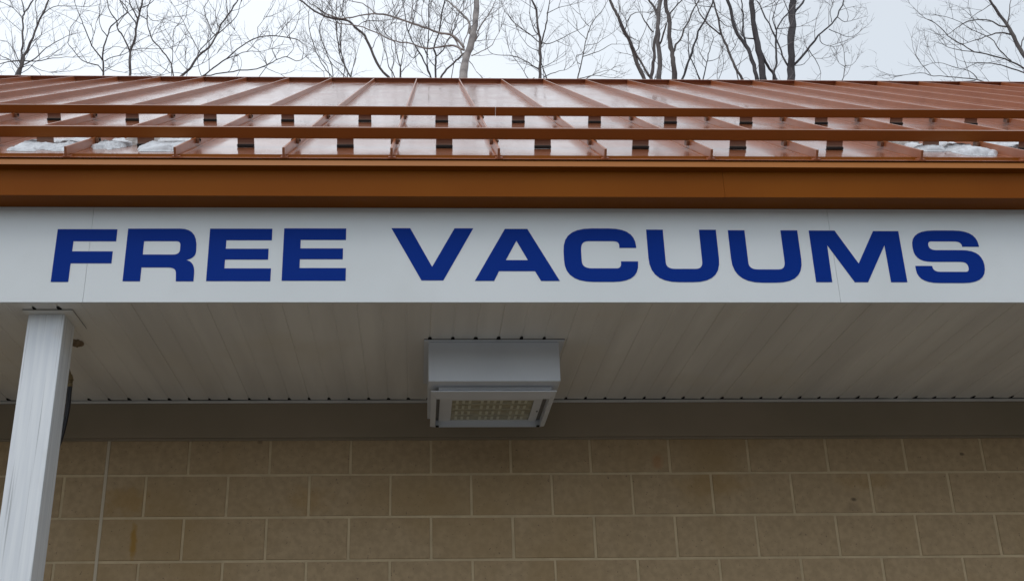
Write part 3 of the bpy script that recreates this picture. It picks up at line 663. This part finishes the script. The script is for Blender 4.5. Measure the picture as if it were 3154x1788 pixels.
  [(-1.31,17.9,14.61,0.011),(-1.43,17.84,14.79,0.008),(-1.45,17.78,15.0,0.005)],
  [(-1.81,17.86,14.7,0.008),(-1.7,17.91,14.97,0.006),(-1.6,17.95,15.19,0.004)],
 ]),
 ('thick pale grey trunk leaning right, with long limbs reaching left', [
  [(0.73,16.5,12.23,0.074),(0.77,16.51,12.46,0.069),(0.82,16.53,12.81,0.065),(0.9,16.55,13.1,0.06),(0.98,16.56,13.46,0.056),(1.03,16.58,13.79,0.051),(1.04,16.6,14.19,0.046)],
  [(0.91,16.56,13.4,0.023),(0.91,16.62,13.65,0.02),(0.82,16.69,13.87,0.018),(0.68,16.77,14.08,0.016),(0.53,16.85,14.31,0.013),(0.43,16.9,14.48,0.01)],
  [(0.82,16.55,13.04,0.018),(0.63,16.52,13.11,0.017),(0.46,16.49,13.08,0.016),(0.22,16.46,13.01,0.015),(0.03,16.43,13.03,0.014),(-0.11,16.41,13.08,0.013),(-0.35,16.38,13.09,0.012),(-0.54,16.35,13.15,0.011),(-0.7,16.32,13.24,0.01),(-1.03,16.27,13.33,0.01),(-1.34,16.23,13.34,0.009)],
  [(0.8,16.54,13.09,0.023),(0.7,16.52,13.23,0.022),(0.57,16.5,13.33,0.02),(0.42,16.48,13.34,0.019),(0.18,16.45,13.41,0.018),(-0.06,16.42,13.49,0.017),(-0.3,16.38,13.55,0.016),(-0.52,16.35,13.61,0.015),(-0.73,16.33,13.62,0.013),(-1.01,16.29,13.54,0.012),(-1.29,16.25,13.46,0.011),(-1.58,16.21,13.53,0.01)],
  [(0.77,16.54,12.92,0.015),(0.68,16.54,13.21,0.014),(0.58,16.55,13.36,0.013)],
  [(0.94,16.54,12.93,0.01),(1.11,16.59,13.05,0.008),(1.29,16.64,13.23,0.007),(1.47,16.72,13.64,0.005)],
  [(1.0,16.55,13.25,0.01),(1.09,16.46,13.48,0.008),(1.24,16.37,13.67,0.007),(1.36,16.28,13.89,0.005)],
  [(0.99,16.55,13.22,0.01),(1.05,16.59,13.45,0.008),(1.18,16.64,13.72,0.005)],
  [(-0.73,16.33,13.63,0.011),(-0.88,16.38,13.83,0.009),(-1.13,16.45,13.97,0.007),(-1.38,16.52,14.1,0.005)],
  [(-0.52,16.35,13.61,0.008),(-0.4,16.41,13.83,0.006),(-0.33,16.46,14.04,0.005)],
  [(-0.06,16.42,13.49,0.008),(-0.11,16.34,13.66,0.006),(-0.06,16.25,13.86,0.004)],
  [(0.57,16.5,13.32,0.01),(0.61,16.57,13.58,0.009),(0.69,16.63,13.8,0.008),(0.85,16.71,14.04,0.006),(0.9,16.77,14.26,0.005)],
  [(0.78,16.54,13.07,0.009),(0.85,16.45,13.29,0.008),(0.91,16.36,13.52,0.007),(0.92,16.28,13.72,0.006),(0.9,16.21,13.9,0.005)],
  [(0.18,16.45,13.41,0.008),(0.08,16.42,13.64,0.006),(0.11,16.38,13.9,0.004)],
  [(0.46,16.49,13.07,0.008),(0.56,16.51,13.27,0.006),(0.64,16.53,13.49,0.004)],
  [(0.89,16.53,12.81,0.008),(0.96,16.57,12.73,0.005),(1.01,16.61,12.65,0.003)],
 ]),
 ('short dark stem slanting up to the right against the pale trunk', [
  [(0.38,20.0,14.61,0.024),(0.48,20.0,14.75,0.022),(0.61,19.99,14.95,0.02),(0.76,19.99,15.11,0.018),(0.92,19.98,15.28,0.016),(1.14,19.97,15.55,0.014),(1.29,19.97,15.79,0.012)],
  [(0.76,19.99,15.12,0.009),(0.68,20.07,15.41,0.007),(0.59,20.14,15.63,0.005)],
 ]),
 ('black wiry stems, one straight and one curving left, in the middle of the thicket', [
  [(0.33,21.0,15.26,0.019),(0.3,21.0,15.4,0.018),(0.19,21.0,15.69,0.016),(0.04,21.0,16.05,0.015),(-0.08,21.01,16.3,0.014),(-0.2,21.01,16.59,0.012),(-0.26,21.01,16.96,0.011),(-0.33,21.01,17.45,0.01)],
  [(0.3,21.0,15.4,0.016),(0.22,20.95,15.72,0.014),(0.24,20.87,16.24,0.013),(0.25,20.79,16.73,0.011),(0.27,20.71,17.23,0.01)],
  [(0.04,21.0,16.04,0.01),(-0.08,20.97,15.88,0.008),(-0.2,20.94,16.0,0.006),(-0.29,20.91,16.16,0.005)],
  [(-0.2,21.01,16.59,0.01),(-0.08,20.93,16.83,0.008),(-0.02,20.82,17.23,0.006)],
  [(0.24,20.87,16.24,0.01),(0.37,20.76,16.46,0.007),(0.44,20.65,16.74,0.005)],
  [(0.23,20.92,15.92,0.01),(0.1,20.81,16.2,0.007),(0.07,20.74,16.44,0.005)],
 ]),
 ('dark tree with a wineglass fork just left of the pale trunk', [
  [(0.41,22.0,15.91,0.023),(0.41,22.0,16.06,0.022),(0.41,22.01,16.37,0.022),(0.43,22.02,16.67,0.021),(0.38,22.02,16.86,0.02),(0.43,22.03,17.1,0.019),(0.53,22.04,17.45,0.019),(0.56,22.04,17.8,0.018),(0.65,22.05,18.24,0.017)],
  [(0.43,22.02,16.65,0.017),(0.59,22.12,16.89,0.015),(0.69,22.22,17.24,0.014),(0.9,22.39,17.74,0.012),(0.97,22.52,18.2,0.01),(1.12,22.67,18.72,0.009)],
  [(0.42,22.01,16.37,0.01),(0.27,21.94,16.51,0.008),(0.17,21.87,16.72,0.007),(0.17,21.79,16.97,0.005)],
  [(0.69,22.22,17.23,0.01),(0.95,22.1,17.34,0.008),(1.11,22.0,17.5,0.005)],
  [(0.53,22.04,17.45,0.01),(0.66,22.15,17.81,0.008),(0.86,22.28,18.18,0.005)],
 ]),
 ('thin dark stems rising under the long curved grey limb', [
  [(-1.67,25.0,17.85,0.019),(-1.71,25.0,18.03,0.017),(-1.85,25.0,18.36,0.016),(-1.98,25.0,18.78,0.015),(-2.07,25.01,19.21,0.014),(-2.13,25.01,19.65,0.012),(-2.13,25.01,20.18,0.011),(-2.12,25.01,20.45,0.01)],
  [(-1.82,25.0,18.04,0.011),(-2.16,24.96,18.37,0.009),(-2.39,24.93,18.73,0.008),(-2.5,24.9,19.05,0.006)],
  [(-1.98,25.0,18.78,0.013),(-1.99,24.89,19.26,0.011),(-1.96,24.76,19.82,0.01),(-1.91,24.67,20.19,0.008)],
  [(-1.7,25.0,18.03,0.009),(-1.64,25.03,18.51,0.008),(-1.54,25.07,18.96,0.006),(-1.47,25.09,19.27,0.005)],
  [(-2.2,25.2,17.97,0.011),(-2.33,25.18,18.47,0.009),(-2.51,25.17,18.72,0.008),(-2.63,25.15,19.05,0.006)],
 ]),
 ('small bushy stems between the curved grey limb and the black stems', [
  [(-0.41,24.0,17.21,0.018),(-0.41,24.0,17.39,0.016),(-0.42,24.0,17.69,0.014),(-0.5,23.99,18.02,0.013),(-0.58,23.99,18.42,0.011),(-0.82,23.98,18.67,0.009)],
  [(-0.42,24.0,17.65,0.013),(-0.35,23.85,18.0,0.011),(-0.36,23.73,18.25,0.009),(-0.23,23.59,18.56,0.007)],
  [(-0.5,24.0,17.21,0.014),(-0.57,24.08,17.5,0.013),(-0.71,24.18,17.81,0.012),(-0.79,24.31,18.31,0.011),(-0.95,24.48,18.98,0.01),(-1.14,24.64,19.56,0.009),(-1.12,24.8,20.21,0.008)],
  [(-0.41,24.0,17.53,0.009),(-0.23,23.89,17.66,0.007),(-0.09,23.8,17.81,0.004)],
  [(-0.64,24.12,17.65,0.011),(-0.58,24.12,17.98,0.009),(-0.65,24.12,18.51,0.007),(-0.62,24.11,18.93,0.006)],
 ]),
 ('tree with one straight dark stem and thin arching side branches, right of the pale trunk', [
  [(2.52,20.0,14.5,0.036),(2.53,20.01,14.74,0.033),(2.55,20.03,15.16,0.031),(2.57,20.04,15.58,0.029),(2.57,20.05,15.87,0.026),(2.54,20.07,16.16,0.024),(2.54,20.08,16.52,0.021),(2.45,20.09,16.78,0.018),(2.39,20.1,16.89,0.016)],
  [(2.6,20.04,15.61,0.018),(2.66,19.96,15.84,0.016),(2.72,19.87,16.09,0.014),(2.75,19.79,16.34,0.011),(2.79,19.71,16.57,0.009)],
  [(2.53,20.04,15.69,0.011),(2.27,20.12,16.02,0.009),(2.05,20.18,16.27,0.008),(1.89,20.23,16.56,0.006),(1.78,20.29,16.93,0.005)],
  [(2.63,20.02,15.64,0.012),(2.78,20.08,15.66,0.01),(3.04,20.18,15.86,0.008),(3.33,20.3,16.1,0.007),(3.57,20.39,16.3,0.005)],
  [(2.53,20.02,14.96,0.014),(2.38,20.04,15.1,0.012),(2.18,20.07,15.27,0.01),(1.93,20.1,15.37,0.008),(1.58,20.14,15.43,0.006),(1.47,20.16,15.59,0.005)],
  [(2.68,20.01,14.77,0.012),(2.61,20.07,15.09,0.009),(2.57,20.12,15.32,0.006)],
  [(2.55,20.02,15.02,0.011),(2.69,19.97,15.05,0.008),(2.8,19.92,15.09,0.005)],
  [(2.56,20.05,15.86,0.012),(2.47,20.04,15.96,0.01),(2.39,20.03,16.27,0.008),(2.41,20.0,16.72,0.006)],
  [(2.42,20.01,14.77,0.009),(2.29,19.97,14.72,0.008),(2.16,19.89,14.92,0.006),(2.04,19.83,15.05,0.005),(1.9,19.75,15.24,0.004)],
  [(2.61,20.02,14.8,0.012),(2.87,20.1,14.97,0.008),(3.12,20.18,15.09,0.004)],
  [(2.72,19.82,16.23,0.009),(2.96,19.77,16.34,0.007),(3.19,19.73,16.38,0.004)],
  [(2.54,20.04,15.44,0.008),(2.31,20.03,15.57,0.006),(2.14,20.01,15.87,0.004)],
  [(2.57,20.05,15.9,0.009),(2.44,20.12,15.88,0.007),(2.31,20.19,16.03,0.006),(2.21,20.3,16.36,0.004)],
 ]),
 ('thin twisted tree with a hooked lower branch beside the big grey stems', [
  [(3.59,22.0,15.9,0.017),(3.63,22.01,16.06,0.015),(3.73,22.02,16.44,0.014),(3.84,22.04,16.91,0.012),(3.95,22.06,17.34,0.011),(4.1,22.08,17.67,0.01),(4.35,22.09,18.04,0.008),(4.46,22.1,18.24,0.007)],
  [(3.73,22.02,16.47,0.008),(3.66,22.06,16.56,0.007),(3.67,22.12,16.77,0.006),(3.8,22.17,16.83,0.005)],
  [(3.81,22.03,16.67,0.01),(4.17,22.02,16.82,0.008),(4.47,22.0,17.0,0.006),(4.75,21.99,16.99,0.004)],
  [(3.86,22.04,16.99,0.008),(4.15,22.04,17.06,0.006),(4.56,22.04,17.37,0.004)],
  [(4.01,22.07,17.55,0.008),(3.85,22.13,17.82,0.006),(3.81,22.17,18.13,0.004)],
  [(3.63,22.01,16.06,0.01),(3.9,22.0,16.13,0.008),(4.16,22.0,16.24,0.006),(4.42,21.99,16.31,0.004)],
  [(3.73,22.01,15.98,0.008),(3.96,21.96,16.12,0.007),(4.2,21.91,16.07,0.005),(4.44,21.86,16.0,0.004)],
  [(3.9,22.05,17.18,0.008),(3.72,22.03,17.4,0.006),(3.53,22.01,17.61,0.004)],
 ]),
 ('clump of three thick grey trunks close together, the left one leaning away', [
  [(4.14,17.5,12.9,0.037),(4.11,17.49,13.1,0.035),(4.02,17.48,13.33,0.034),(3.96,17.47,13.59,0.032),(3.9,17.45,13.85,0.031),(3.79,17.44,14.14,0.029),(3.71,17.43,14.41,0.028),(3.64,17.42,14.59,0.026),(3.57,17.41,14.8,0.024)],
  [(4.23,17.49,13.1,0.018),(4.1,17.46,13.35,0.018),(3.98,17.43,13.62,0.017),(3.87,17.4,13.85,0.016)],
  [(4.47,17.79,13.09,0.046),(4.48,17.87,13.35,0.045),(4.54,18.01,13.87,0.044),(4.59,18.15,14.37,0.043),(4.67,18.31,14.97,0.042),(4.73,18.4,15.33,0.041),(4.83,18.49,15.66,0.04)],
  [(4.68,18.35,15.13,0.026),(4.66,18.36,15.23,0.024),(4.61,18.37,15.37,0.021),(4.54,18.38,15.52,0.019),(4.5,18.4,15.66,0.017)],
  [(4.21,17.49,13.01,0.034),(4.26,17.49,13.25,0.031),(4.32,17.49,13.55,0.028),(4.35,17.49,13.85,0.025),(4.41,17.49,14.15,0.022)],
  [(4.35,17.49,14.11,0.013),(4.24,17.46,14.26,0.011),(4.15,17.43,14.45,0.008)],
  [(4.61,18.12,14.29,0.019),(4.69,18.04,14.49,0.017),(4.74,17.97,14.66,0.014)],
  [(3.71,17.43,14.41,0.011),(3.74,17.4,14.55,0.008),(3.72,17.36,14.77,0.005)],
  [(3.82,17.44,14.12,0.011),(3.93,17.5,14.44,0.009),(4.08,17.54,14.59,0.007),(4.3,17.59,14.63,0.005)],
  [(3.98,17.43,13.62,0.008),(4.17,17.55,14.1,0.006),(4.36,17.67,14.63,0.004)],
 ]),
 ('grey trunk with a dark limb branching to the right, beside the three-trunk clump', [
  [(5.07,19.0,13.87,0.051),(5.07,19.0,14.09,0.049),(5.06,18.99,14.48,0.047),(5.06,18.99,14.73,0.045),(5.04,18.98,15.09,0.043),(5.07,18.97,15.52,0.04),(5.02,18.97,15.76,0.038),(5.03,18.96,16.03,0.036)],
  [(5.09,18.99,14.72,0.023),(5.17,19.03,14.93,0.02),(5.32,19.08,15.17,0.018),(5.6,19.21,15.8,0.015),(5.84,19.29,16.25,0.012)],
  [(5.08,18.97,15.59,0.015),(5.26,19.03,15.87,0.013),(5.39,19.07,16.04,0.011),(5.47,19.09,16.16,0.009)],
  [(5.06,18.98,15.29,0.009),(5.23,19.01,15.25,0.007),(5.41,19.04,15.34,0.004)],
 ]),
 ('thin black stem leaning right across the gap between the grey trunks', [
  [(5.66,21.0,15.2,0.027),(5.76,21.0,15.41,0.025),(5.9,21.01,15.73,0.024),(6.04,21.02,16.12,0.023),(6.25,21.03,16.67,0.021),(6.5,21.04,17.14,0.02),(6.67,21.05,17.55,0.019),(6.75,21.05,17.67,0.017)],
  [(6.2,21.16,15.45,0.017),(6.12,21.12,15.73,0.013),(6.02,21.09,16.01,0.01)],
  [(6.2,21.16,15.31,0.015),(6.26,21.19,15.53,0.013),(6.42,21.26,16.02,0.011),(6.52,21.31,16.36,0.009),(6.67,21.37,16.75,0.007)],
  [(5.97,21.02,15.96,0.01),(5.97,20.95,16.3,0.008),(5.98,20.88,16.71,0.005)],
  [(6.44,21.27,16.06,0.008),(6.68,21.27,16.14,0.006),(6.87,21.26,16.41,0.004)],
  [(6.42,21.26,16.02,0.008),(6.31,21.32,16.29,0.006),(6.31,21.35,16.46,0.004)],
  [(6.56,21.11,15.28,0.008),(6.6,21.08,15.48,0.007),(6.72,21.02,15.82,0.005),(6.7,20.97,16.09,0.004)],
 ]),
 ('slim grey tree bending left, second tree left of the thick straight trunk', [
  [(6.8,20.0,14.56,0.029),(6.75,20.01,14.75,0.027),(6.64,20.03,15.08,0.026),(6.56,20.05,15.42,0.024),(6.5,20.07,15.72,0.023),(6.44,20.08,15.99,0.021),(6.42,20.1,16.34,0.02),(6.38,20.12,16.73,0.018),(6.39,20.13,16.93,0.017)],
  [(6.43,20.08,15.93,0.016),(6.19,20.13,16.24,0.014),(6.05,20.17,16.57,0.012),(5.99,20.2,16.9,0.01)],
  [(6.56,20.05,15.42,0.01),(6.71,20.07,15.65,0.007),(6.8,20.08,15.88,0.004)],
  [(6.64,20.03,15.08,0.01),(6.78,19.94,15.17,0.004)],
  [(6.42,20.1,16.34,0.01),(6.59,20.11,16.16,0.007),(6.81,20.12,16.21,0.004)],
  [(6.37,20.12,16.65,0.01),(6.09,20.06,16.64,0.007),(5.96,20.03,16.66,0.004)],
 ]),
 ('pair of heavy dark trunks crossing at the ridge with a looping side stem', [
  [(6.37,18.0,13.27,0.04),(6.35,18.0,13.43,0.038),(6.32,18.01,13.76,0.036),(6.26,18.02,14.12,0.034),(6.13,18.02,14.39,0.032),(6.05,18.03,14.66,0.031),(6.03,18.04,15.0,0.029),(5.98,18.04,15.31,0.027)],
  [(6.44,18.0,13.2,0.063),(6.45,17.99,13.41,0.059),(6.46,17.98,13.83,0.055),(6.43,17.97,14.22,0.052),(6.41,17.96,14.71,0.048),(6.44,17.94,15.27,0.044)],
  [(6.39,17.97,14.33,0.015),(6.24,18.01,14.37,0.013),(6.18,18.04,14.46,0.012)],
  [(6.22,18.02,14.25,0.017),(6.22,18.06,14.61,0.016),(6.27,18.09,14.97,0.014),(6.29,18.13,15.34,0.012)],
  [(6.51,17.98,13.96,0.026),(6.59,18.03,13.77,0.025),(6.7,18.08,13.64,0.023)],
  [(6.65,17.91,13.21,0.031),(6.67,17.92,13.36,0.028),(6.65,17.95,13.55,0.026)],
  [(6.7,18.08,13.64,0.02),(6.8,18.12,13.9,0.019),(6.88,18.2,14.38,0.017),(6.94,18.26,14.76,0.015),(7.13,18.31,15.04,0.014),(7.28,18.34,15.24,0.012)],
  [(6.94,18.26,14.76,0.012),(6.94,18.32,15.04,0.009),(7.15,18.43,15.58,0.006)],
  [(6.94,18.26,14.76,0.009),(7.19,18.23,14.77,0.006),(7.41,18.2,14.79,0.004)],
  [(6.43,17.96,14.87,0.009),(6.59,18.01,15.05,0.006),(6.89,18.08,15.18,0.004)],
 ]),
 ('thick straight dark trunk with a long limb curving up to the right', [
  [(7.33,19.0,13.79,0.075),(7.37,19.01,14.06,0.073),(7.44,19.03,14.52,0.071),(7.5,19.05,14.98,0.069),(7.6,19.07,15.46,0.067),(7.64,19.09,15.79,0.065),(7.71,19.1,16.16,0.063)],
  [(7.48,19.03,14.46,0.024),(7.74,19.08,14.76,0.022),(7.97,19.12,15.04,0.02),(8.13,19.16,15.27,0.018),(8.39,19.2,15.52,0.016),(8.63,19.25,15.81,0.014),(8.84,19.3,16.25,0.012),(8.92,19.32,16.38,0.01)],
  [(7.67,19.09,15.75,0.025),(7.93,19.2,16.09,0.02),(8.03,19.25,16.28,0.016)],
  [(7.36,19.03,14.43,0.018),(7.31,19.16,14.89,0.017),(7.28,19.29,15.33,0.016),(7.22,19.46,15.92,0.014),(7.14,19.61,16.43,0.013)],
  [(8.16,19.16,15.28,0.009),(8.17,19.16,15.07,0.007),(8.4,19.17,15.0,0.005)],
  [(8.38,19.19,15.44,0.008),(8.58,19.2,15.34,0.007),(8.78,19.2,15.26,0.005),(9.01,19.21,15.39,0.004)],
  [(7.88,19.1,14.86,0.009),(7.95,19.01,14.51,0.007),(7.97,18.95,14.23,0.004)],
  [(7.59,19.08,15.64,0.012),(7.56,19.15,15.94,0.009),(7.55,19.2,16.2,0.006)],
  [(8.48,19.22,15.64,0.008),(8.52,19.3,15.96,0.006),(8.62,19.35,16.14,0.004)],
  [(8.63,19.25,15.78,0.008),(8.76,19.25,15.67,0.006),(8.92,19.24,15.7,0.004)],
  [(7.51,19.03,14.45,0.008),(7.7,19.06,14.51,0.006),(7.86,19.09,14.7,0.004)],
 ]),
 ('lone wispy sapling in the open sky right of the straight trunk', [
  [(9.6,22.0,15.8,0.012),(9.71,22.01,16.03,0.01),(9.86,22.02,16.48,0.008),(9.89,22.03,16.97,0.006)],
  [(9.86,22.02,16.48,0.007),(10.03,22.05,16.52,0.005),(10.17,22.08,16.68,0.004)],
  [(9.85,22.02,16.44,0.007),(9.73,21.98,16.49,0.005),(9.7,21.97,16.52,0.004)],
 ]),
 ('spreading tree at the far right edge with branches sweeping left', [
  [(15.28,23.0,16.15,0.058),(15.07,23.02,16.74,0.055),(14.85,23.05,17.34,0.051),(14.71,23.06,17.68,0.047),(14.65,23.08,18.07,0.043),(14.55,23.09,18.43,0.039),(14.43,23.1,18.74,0.035),(14.32,23.11,19.05,0.031),(14.26,23.12,19.33,0.027)],
  [(14.53,23.09,18.36,0.019),(14.37,23.1,18.41,0.017),(14.15,23.12,18.58,0.015),(13.87,23.14,18.61,0.013),(13.61,23.16,18.56,0.011),(13.34,23.18,18.39,0.009),(13.09,23.2,18.21,0.007)],
  [(14.59,23.08,18.14,0.019),(14.34,23.12,18.21,0.016),(14.05,23.17,18.15,0.013),(13.83,23.2,18.07,0.01),(13.47,23.25,17.97,0.007)],
  [(15.06,23.02,16.74,0.022),(14.65,22.98,17.08,0.02),(14.35,22.96,17.27,0.019),(13.9,22.92,17.41,0.017),(13.47,22.89,17.49,0.015),(13.21,22.87,17.66,0.013),(12.88,22.84,17.91,0.011),(12.61,22.81,18.25,0.009),(12.4,22.79,18.36,0.007)],
  [(15.1,23.02,16.61,0.018),(14.69,23.08,17.02,0.016),(14.32,23.13,17.22,0.014),(14.01,23.17,17.35,0.012),(13.71,23.21,17.39,0.01),(13.49,23.23,17.32,0.007)],
  [(14.59,23.09,18.47,0.015),(14.77,23.18,18.97,0.011),(14.9,23.23,19.28,0.008)],
  [(14.97,23.01,16.32,0.018),(14.36,23.1,16.62,0.017),(13.86,23.17,16.78,0.015),(13.58,23.21,16.89,0.013),(13.09,23.28,17.03,0.011),(12.59,23.34,17.09,0.009),(12.3,23.38,17.2,0.007),(11.81,23.44,17.15,0.006)],
  [(13.58,23.21,16.93,0.011),(13.47,23.26,17.17,0.01),(13.11,23.34,17.35,0.008),(12.84,23.41,17.52,0.006),(12.6,23.46,17.51,0.005)],
  [(12.53,23.35,17.14,0.009),(12.17,23.14,17.46,0.007),(12.13,23.08,17.58,0.004)],
  [(14.31,23.11,19.05,0.011),(13.97,23.02,18.81,0.008),(13.56,22.92,18.47,0.005)],
  [(14.36,22.96,17.27,0.015),(14.12,22.94,17.59,0.013),(13.96,22.92,17.92,0.011),(13.49,22.89,18.15,0.009),(13.27,22.88,18.35,0.007),(12.81,22.85,18.5,0.006)],
  [(14.71,23.06,17.68,0.015),(14.92,23.1,18.1,0.01),(15.16,23.15,18.57,0.006)],
  [(13.47,22.89,17.49,0.011),(12.95,22.77,17.47,0.008),(12.72,22.72,17.51,0.006)],
  [(13.54,23.21,16.89,0.011),(13.07,23.29,16.9,0.008),(12.94,23.32,16.89,0.006)],
 ]),
]

def twig(mb, p, d, ln, r, lvl, rn):
    n = 4 if lvl else 3
    pts = [p]; rad = [r]; cur = p.copy(); dr = d.normalized()
    bend = Vector((rn.uniform(-1,1), rn.uniform(-1,1), rn.uniform(-.5,.9)))*.20
    for i in range(n):
        dr = (dr + bend + Vector((rn.uniform(-1,1), rn.uniform(-1,1), rn.uniform(-1,1)))*.14 + Vector((0,0,.11))).normalized()
        cur = cur + dr*(ln/n); pts.append(cur.copy()); rad.append(r*(1-.62*(i+1)/n))
        if lvl > 0:
            for _ in range(2 if rn.random() < .28 else 1):
                if rn.random() < .26: continue
                ax = dr.cross(Vector((rn.uniform(-1,1), rn.uniform(-1,1), rn.uniform(-1,1)))).normalized()
                sd = (dr*rn.uniform(.5,1.0) + ax*rn.uniform(.5,1.0)).normalized()
                twig(mb, cur.copy(), sd, ln*rn.uniform(.32,.6), max(rad[-1]*.62,.0035), lvl-1, rn)
    mb.tube(pts, rad, 3, False)
def grow(mb, tw, p, d, r, ln, rn, depth):
    pts = [p.copy()]; rad = [r]; cur = p.copy(); dr = d.normalized(); n = 6
    for i in range(n):
        dr = (dr + Vector((rn.uniform(-1,1), rn.uniform(-1,1), rn.uniform(-.6,1)))*.16).normalized()
        cur = cur + dr*(ln/n); pts.append(cur.copy()); rad.append(r*(1-.6*(i+1)/n))
        if i and depth and rn.random() < .8:
            ax = dr.cross(Vector((rn.uniform(-1,1), rn.uniform(-1,1), .2))).normalized()
            grow(mb, tw, cur, dr*.8+ax*.7+Vector((0,0,.2)), rad[-1]*.6, ln*rn.uniform(.4,.65), rn, depth-1)
        elif i:
            ax = dr.cross(Vector((rn.uniform(-1,1), rn.uniform(-1,1), .2))).normalized()
            twig(tw, cur.copy(), dr*.7+ax*.8, rn.uniform(.5,1.1), .0075, 1, rn)
    mb.tube(pts, rad, 5 if r > .02 else 3, False)
FAR = (0,1,2,5,6,14,15,18,21)
PALE = (8,); DARK = (10,11,18,20,21)
TOPZ = 14.0
for ti,(label, stems) in enumerate(TREES):
    rn = random.Random(100+ti)
    s0 = stems[0]; base = Vector(s0[0][:3]); r0 = s0[0][3]
    gx = base.x + rn.uniform(-.3,.3)
    root = empty('bare_tree', (gx, base.y, 0), label, 'tree', 'leafless trees behind the building')
    tr = MB(); tw = MB()
    fork = base - Vector((0,0,.2))
    npt = 9; pts = []; rad = []
    for i in range(npt):
        t_ = i/(npt-1)
        pts.append(Vector((gx,base.y,0)).lerp(fork, t_) + Vector((math.sin(t_*math.pi)*rn.uniform(-.12,.12),0,0)))
        rad.append((max(r0*2.6,.09))*(1-t_) + r0*1.05*t_ + (.05 if i == 0 else 0))
    tr.tube(pts + [base], rad + [r0], 10)
    lowz = base.z + .9
    for si,st in enumerate(stems):
        P_ = [Vector(p[:3]) for p in st]; rr = [p[3] for p in st]
        # smooth the stem and let it wander slightly
        pts = []; rad = []
        for i in range(len(P_)-1):
            a = P_[max(i-1,0)]; b = P_[i]; c = P_[i+1]; d = P_[min(i+2,len(P_)-1)]
            for k in range(3):
                t_ = k/3
                v = .5*((2*b)+(c-a)*t_+(2*a-5*b+4*c-d)*t_*t_+(-a+3*b-3*c+d)*t_**3)
                jit = min(.02, (b-c).length*.035)
                pts.append(v + Vector((rn.uniform(-1,1), 0, rn.uniform(-1,1)))*jit); rad.append(rr[i]*(1-t_)+rr[i+1]*t_)
        pts.append(P_[-1]); rad.append(rr[-1])
        # stems that start low at the ridge line grow out of the trunk further down
        if si and abs(P_[0].z - base.z) < .55 and (P_[0]-P_[1]).normalized().z < -.3:
            j = Vector((gx,base.y,0)).lerp(fork, .88)
            if (P_[0]-j).length > .25: pts = [j, (j+P_[0])/2 + Vector((0,0,-.05))] + pts; rad = [rad[0]*1.3, rad[0]*1.15] + rad
        big = rad[0] > .05
        rad = [r_*rn.uniform(.90,1.12) for r_ in rad]
        tr.tube(pts, rad, 10 if big else 6)
        # twigs
        acc = rn.uniform(0,.3)
        for i in range(1, len(pts)):
            seg = (pts[i]-pts[i-1]); acc += seg.length
            if rad[i] > .075: step = 1.1
            elif rad[i] > .035: step = .5
            else: step = .47
            if pts[i].z < base.z - .3: continue
            if acc > step:
                acc = rn.uniform(-.08,.08)
                dr = seg.normalized()
                ax = dr.cross(Vector((rn.uniform(-.4,.4), rn.uniform(-1,1), rn.uniform(-.3,.3)))).normalized()
                if ax.z < -.3 and rn.random() < .6: ax = -ax
                d = dr*rn.uniform(.5,1) + ax*rn.uniform(.5,1)
                ln = rn.uniform(.3,.95)*(1.15 if rad[i] < .035 else .9)
                twig(tw, pts[i], d, ln, rn.uniform(.005,.0085), 2 if rn.random() < .55 else 1, rn)
        # continue beyond the traced part
        e = pts[-1]; dr = (pts[-1]-pts[-2]).normalized()
        if rad[-1] > .0135 and e.z > base.z + 2.2:
            grow(tr, tw, e, dr + Vector((0,0,.25)), rad[-1], min(4.5, 1.0+rad[-1]*45), rn, 2 if rad[-1] > .03 else 1)
        else:
            for _ in range(2):
                twig(tw, e, dr + Vector((rn.uniform(-.5,.5), rn.uniform(-.5,.5), rn.uniform(-.3,.5))), rn.uniform(.3,.6), .006, 1, rn)
    bm_ = M_barkp if ti in PALE else (M_barkd if ti in DARK else M_bark)
    tr.build('trunk', bm_, root, smooth=True, fix=False)
    tw.build('twigs', M_twig, root, fix=False)
